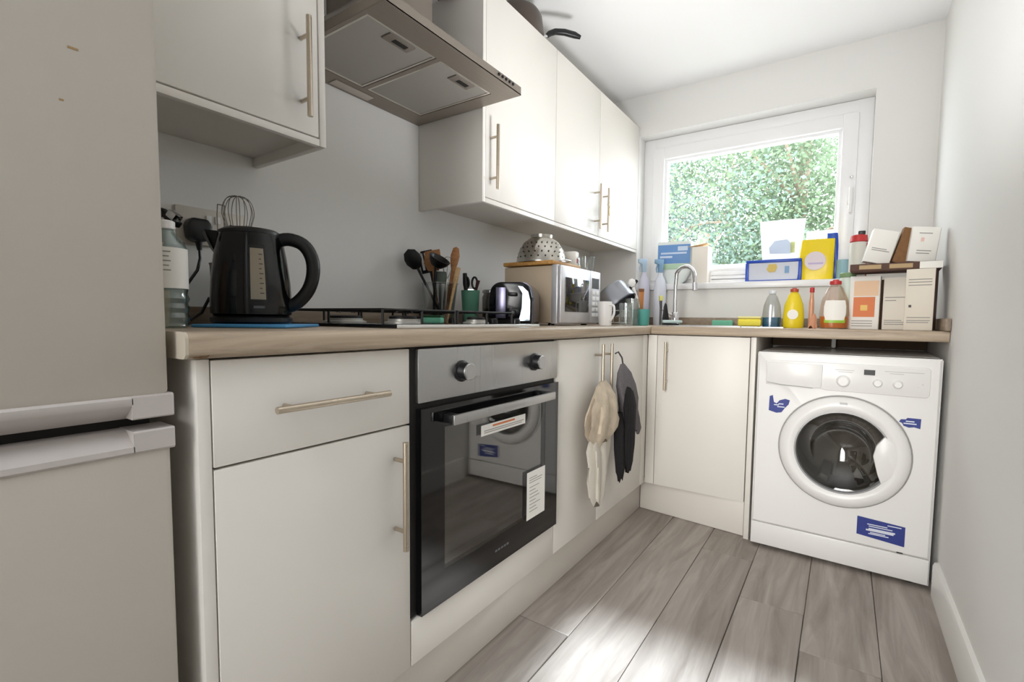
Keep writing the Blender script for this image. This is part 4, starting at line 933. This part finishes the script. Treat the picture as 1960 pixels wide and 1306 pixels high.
t = Thing('tray_box', 'flat brown card tray bridging the boxes in the worktop corner', 'box', (.940, 2.46, ZT1+.2285), -.06)
t.part('tray', B(-.155, .125, -.075, .085, 0, .027, bev=.0015), DBROWN)
for a_ in (-.125, -.03): t.part('print_panel', B(a_, a_+.07, -.0758, -.0752, .006, .022), mat('tan_print', (176, 150, 110), .6))
t.part('white_end', B(.06, .1255, -.0762, -.0752, .001, .026), PAPER)
TZ2 = ZT1+.2565
t = carton('box', 'white packet leaning left on the brown tray', .862, 2.47, TZ2+.006, .085, .05, .130, .12, PAPER, BROWN, [(-.03, .02, .055), (-.03, .03, .048)], tilt=.24)
t = Thing('cardboard_slab', 'strip of brown cardboard leaning between two white packets', 'cardboard', (.935, 2.47, TZ2+.004), (0, .26, .12))
t.part('board', B(-.022, .022, -.02, .02, 0, .135), BROWN)
t = carton('box', 'white packet with pink mark at right on the brown tray', 1.000, 2.46, TZ2+.003, .085, .05, .130, .12, PAPER, mat('grey_card_edge', (150, 140, 132), .7), [(-.02, .02, .105), (-.02, .025, .04), (-.02, .02, .03)], tilt=.10)
t.part('mark', B(-.012, -.002, -.0258, -.0252, .075, .09), mat('pink_print', (236, 196, 186), .6))
t = Thing('spice_jar', 'jar with red lid and dark spout right of the window opening', 'jar', (.808, 2.61, ZT1+.0005))
t.part('body', L([(.030, 0), (.033, .006), (.033, .36), (.030, .37)], 24), mat('grey_white_label', (206, 204, 194), .5))
t.part('red_cap', L([(.031, .3705), (.033, .373), (.030, .398), (.02, .402)], 24), RED)
t.part('dark_spout', B(-.004, .022, -.01, .01, .4022, .418, bev=.003), BLKPL)
t.part('red_back', cyl_patch(bmesh.new(), .0335, -.6, .5, .14, .365, 6), RED)
t = Thing('jar', 'pale jar with green lid behind the orange carton', 'jar', (.775, 2.535, ZT1+.0005))
t.part('jar', L([(.028, 0), (.031, .005), (.031, .20), (.027, .215)], 24), mat('mint_white_jar', (206, 218, 208), .4))
t.part('lid', L([(.029, .2155), (.030, .218), (.030, .232), (.027, .235)], 24), mat('sage_lid', (120, 150, 106), .5))

# ------------------------------------------------------------------ window sill things
SZ = WZ0+.0335
t = Thing('storage_tub', 'royal blue handled plastic tub on the window sill', 'tub', (.447, 2.93, SZ+.038), .0)
t.o.location.z = SZ
bm = bmesh.new(); rings(bm, [[(x*s_, y*s_, z) for x, y in ((-.122, -.036), (.122, -.036), (.122, .036), (-.122, .036))] for s_, z in ((.92, 0), (1, .096))])
t.part('tub', bm, mat('clear_grey_label', (196, 200, 212), .4))
t.part('lid', B(-.130, .130, -.041, .041, .0965, .112, bev=.004), TUBBLUE)
for s_ in (-1, 1): t.part('corner_post', B(s_*.124-.008, s_*.124+.008, -.0405, -.030, .0, .0965, bev=.002), TUBBLUE)
t.part('bottom_strip', B(-.116, .116, -.0385, -.0335, .0, .007, bev=.001), TUBBLUE)
t.part('label_picture', PR([(-.02, .088), (-.03, .06), (-.015, .045), (.01, .048), (.02, .07), (.015, .088)], 'y', -.0384, -.0362), mat('honey_print', (206, 180, 96), .5))
t.part('label_picture', B(.055, .075, -.0382, -.0362, .04, .075), mat('soft_blue_print', (120, 160, 200), .5))
def pouch(name, label, x, y, z, w, h, d, m, topw=1.0, rot=0, bulge=1):
    t = Thing(name, label, 'pouch', (x, y, z), rot)
    bm = bmesh.new(); rr = []
    for i in range(10):
        s_ = i/9; wz = w/2*(1-(1-topw)*(1-s_)) ; dz = d/2*max(.04, (1-s_**2.2))
        rr.append([(wz*math.copysign(abs(math.cos(a))**.5, math.cos(a)), dz*math.copysign(abs(math.sin(a))**.8, math.sin(a))+.003*math.sin(5*s_+3*math.cos(a)), h*s_) for a in [2*math.pi*k/20 for k in range(20)]])
    t.part('bag', rings(bm, rr), m); return t
t = pouch('pouch', 'large white pouch standing on the blue tub on the sill', .478, 2.93, SZ+.1125, .215, .205, .06, pouchmat('white_foil_pouch', (238, 240, 236)), .82)
t.part('print', PR([(-.05, .03), (.05, .025), (.06, .06), (.03, .10), (-.03, .095), (-.055, .06)], 'y', -.0302, -.0296), pouchmat('faint_blue_print', (220, 227, 240)))
t.part('print', B(.045, .065, -.0304, -.0296, .03, .085), pouchmat('faint_lime_print', (230, 236, 180)))
t = pouch('pouch', 'bright yellow pouch with round pale label on the sill', .640, 2.925, SZ, .150, .205, .055, mat('yellow_foil_pouch', (236, 208, 26), .3), 1.0)
t.part('label', mv(L([(.046, 0), (.046, .0015)], 28), (-.005, -.0272, .095), (math.pi/2, 0, 0)), mat('pale_lilac_label', (220, 208, 214), .5))
t.part('print', B(-.035, .030, -.0296, -.0288, .078, .086), mat('lilac_print', (186, 170, 208), .5))
t = pouch('pouch', 'blue packet standing behind the yellow pouch', .705, 2.955, SZ+.0, .05, .235, .02, TUBBLUE, 1.0)
t = Thing('mug', 'pale teal mug on the sill beside the yellow pouch', 'mug', (.752, 2.93, SZ))
t.part('cup', L([(.024, 0), (.027, .004), (.028, .094), (.0285, .096), (.026, .096), (.024, .008)], 24), mat('pale_teal_glaze', (150, 186, 196), .3))
t = Thing('carton', 'beige white carton standing on the left of the sill', 'carton', (.068, 2.925, SZ), -.1)
t.part('box', B(-.035, .055, -.035, .035, 0, .205, bev=.002), mat('warm_white_card', (236, 230, 220), .6))
t.part('lid_flap', mv(B(-.06, .05, -.034, .034, 0, .003), (.0, 0, .2135), (0, -.12, 0)), mat('peach_card', (224, 190, 150), .7))
t = Thing('slatted_rack', 'white slatted rack lying against the window frame', 'rack', (.235, 2.945, SZ))
for s_ in (-.11, .105): t.part('post', B(s_-.006, s_+.006, -.006, .006, 0, .085, bev=.002), WHITEPL)
for i in range(4): t.part('slat', B(-.118, .113, -.0095, -.0065, .004+.021*i, .019+.021*i, bev=.001), WHITEPL)
t = Thing('detergent_bottle', 'big white detergent bottle with blue label at the left of the sill', 'bottle', (-.075, 2.925, SZ), .12)
bm = bmesh.new()
def rrect(w, d, z, n=28): return [(w*math.copysign(abs(math.cos(a))**.45, math.cos(a)), d*math.copysign(abs(math.sin(a))**.45, math.sin(a)), z) for a in [2*math.pi*k/n for k in range(n)]]
rings(bm, [rrect(.040, .022, 0), rrect(.066, .028, .020), rrect(.090, .032, .06), rrect(.100, .034, .10), rrect(.100, .034, .235), rrect(.096, .03, .245)])
t.part('body', bm, mat('milky_plastic', (222, 228, 226), .35))
t.part('label', B(-.092, .090, -.0356, -.0342, .118, .226, bev=.0005), mat('pale_blue_label', (104, 148, 204), .45))
bm = B(-.08, -.01, -.0364, -.0357, .15, .162); box(bm, -.075, .07, -.0364, -.0357, .172, .182); box(bm, .02, .075, -.0364, -.0357, .19, .215)
t.part('label_print', bm, mat('white_blue_print', (200, 216, 238), .5))
t.part('tint_band', B(-.07, .07, -.0352, -.0338, .085, .115, bev=.0005), mat('soft_green_tint', (176, 206, 176), .4))

# ------------------------------------------------------------------ garden outside
struct('ground', B(-7, 9, YW+.3, 16, -.25, -.15), BOUNCE_GROUND)
def tree(name, label, x, y, h, rad, n, m, seed, zc, group='garden trees outside the window'):
    rnd = random.Random(seed)
    t = Thing(name, label, 'tree', (x, y, -.15), group=None)
    t.part('trunk', T(smooth([(0, 0, 0), (.05, .02, h*.3), (-.03, .0, h*.6), (.02, .02, h*.9)], 3), .06, 8), BARK)
    bm = bmesh.new()
    for k in range(9):
        a = rnd.uniform(0, 6.28); z0 = h*rnd.uniform(.25, .7); r_ = rad*rnd.uniform(.6, .95)
        tube(bm, smooth([(0, 0, z0), (math.cos(a)*r_*.5, math.sin(a)*r_*.5, z0+.3), (math.cos(a)*r_, math.sin(a)*r_, z0+rnd.uniform(.2, .7))], 3), [.03-.0036*i for i in range(7)], 6)
    t.part('branches', bm, BARK)
    verts = []; faces = []
    cl = [(rnd.gauss(0, rad*.5), rnd.gauss(0, rad*.5), zc+rnd.gauss(0, h*.2)) for _ in range(46)]
    for i in range(n):
        c = cl[rnd.randrange(len(cl))]; sp_ = rad*.24
        p = Vector((c[0]+rnd.gauss(0, sp_), c[1]+rnd.gauss(0, sp_), c[2]+rnd.gauss(0, sp_)))
        d = Vector((rnd.gauss(0, 1), rnd.gauss(0, 1), rnd.gauss(0, .6)-.3)).normalized(); s_ = d.cross(Vector((rnd.gauss(0, 1), rnd.gauss(0, 1), rnd.gauss(0, 1)))).normalized()
        l_ = rnd.uniform(.028, .062); w_ = l_*.3; b0 = len(verts)
        verts += [p, p+d*l_*.5+s_*w_, p+d*l_, p+d*l_*.5-s_*w_]; faces.append((b0, b0+1, b0+2, b0+3))
    me = bpy.data.meshes.new('foliage'); me.from_pydata([tuple(v) for v in verts], [], faces); me.materials.append(m)
    o = bpy.data.objects.new('foliage', me); COL.objects.link(o); o.parent = t.o; o['kind'] = 'stuff'
tree('garden_tree', 'pale green leafy tree filling the right of the window view', 0.35, 6.0, 3.6, 1.0, 30000, LEAFA, 3, 2.2)
tree('garden_tree', 'grey-green leafy tree filling the left of the window view', -1.3, 6.3, 3.6, 1.1, 30000, LEAFB, 5, 2.2)
tree('garden_shrub', 'low grey-green shrub seen at the bottom of the window', -.5, 5.2, 2.2, .8, 10000, LEAFB, 8, 1.2)
tree('garden_tree', 'tall light tree standing furthest behind the other trees', -.9, 8.6, 5.2, 1.7, 26000, LEAFA, 11, 3.0)
tree('garden_tree', 'bushy tree far back at the left of the window view', -2.9, 8.2, 4.6, 1.5, 20000, LEAFB, 13, 2.7)
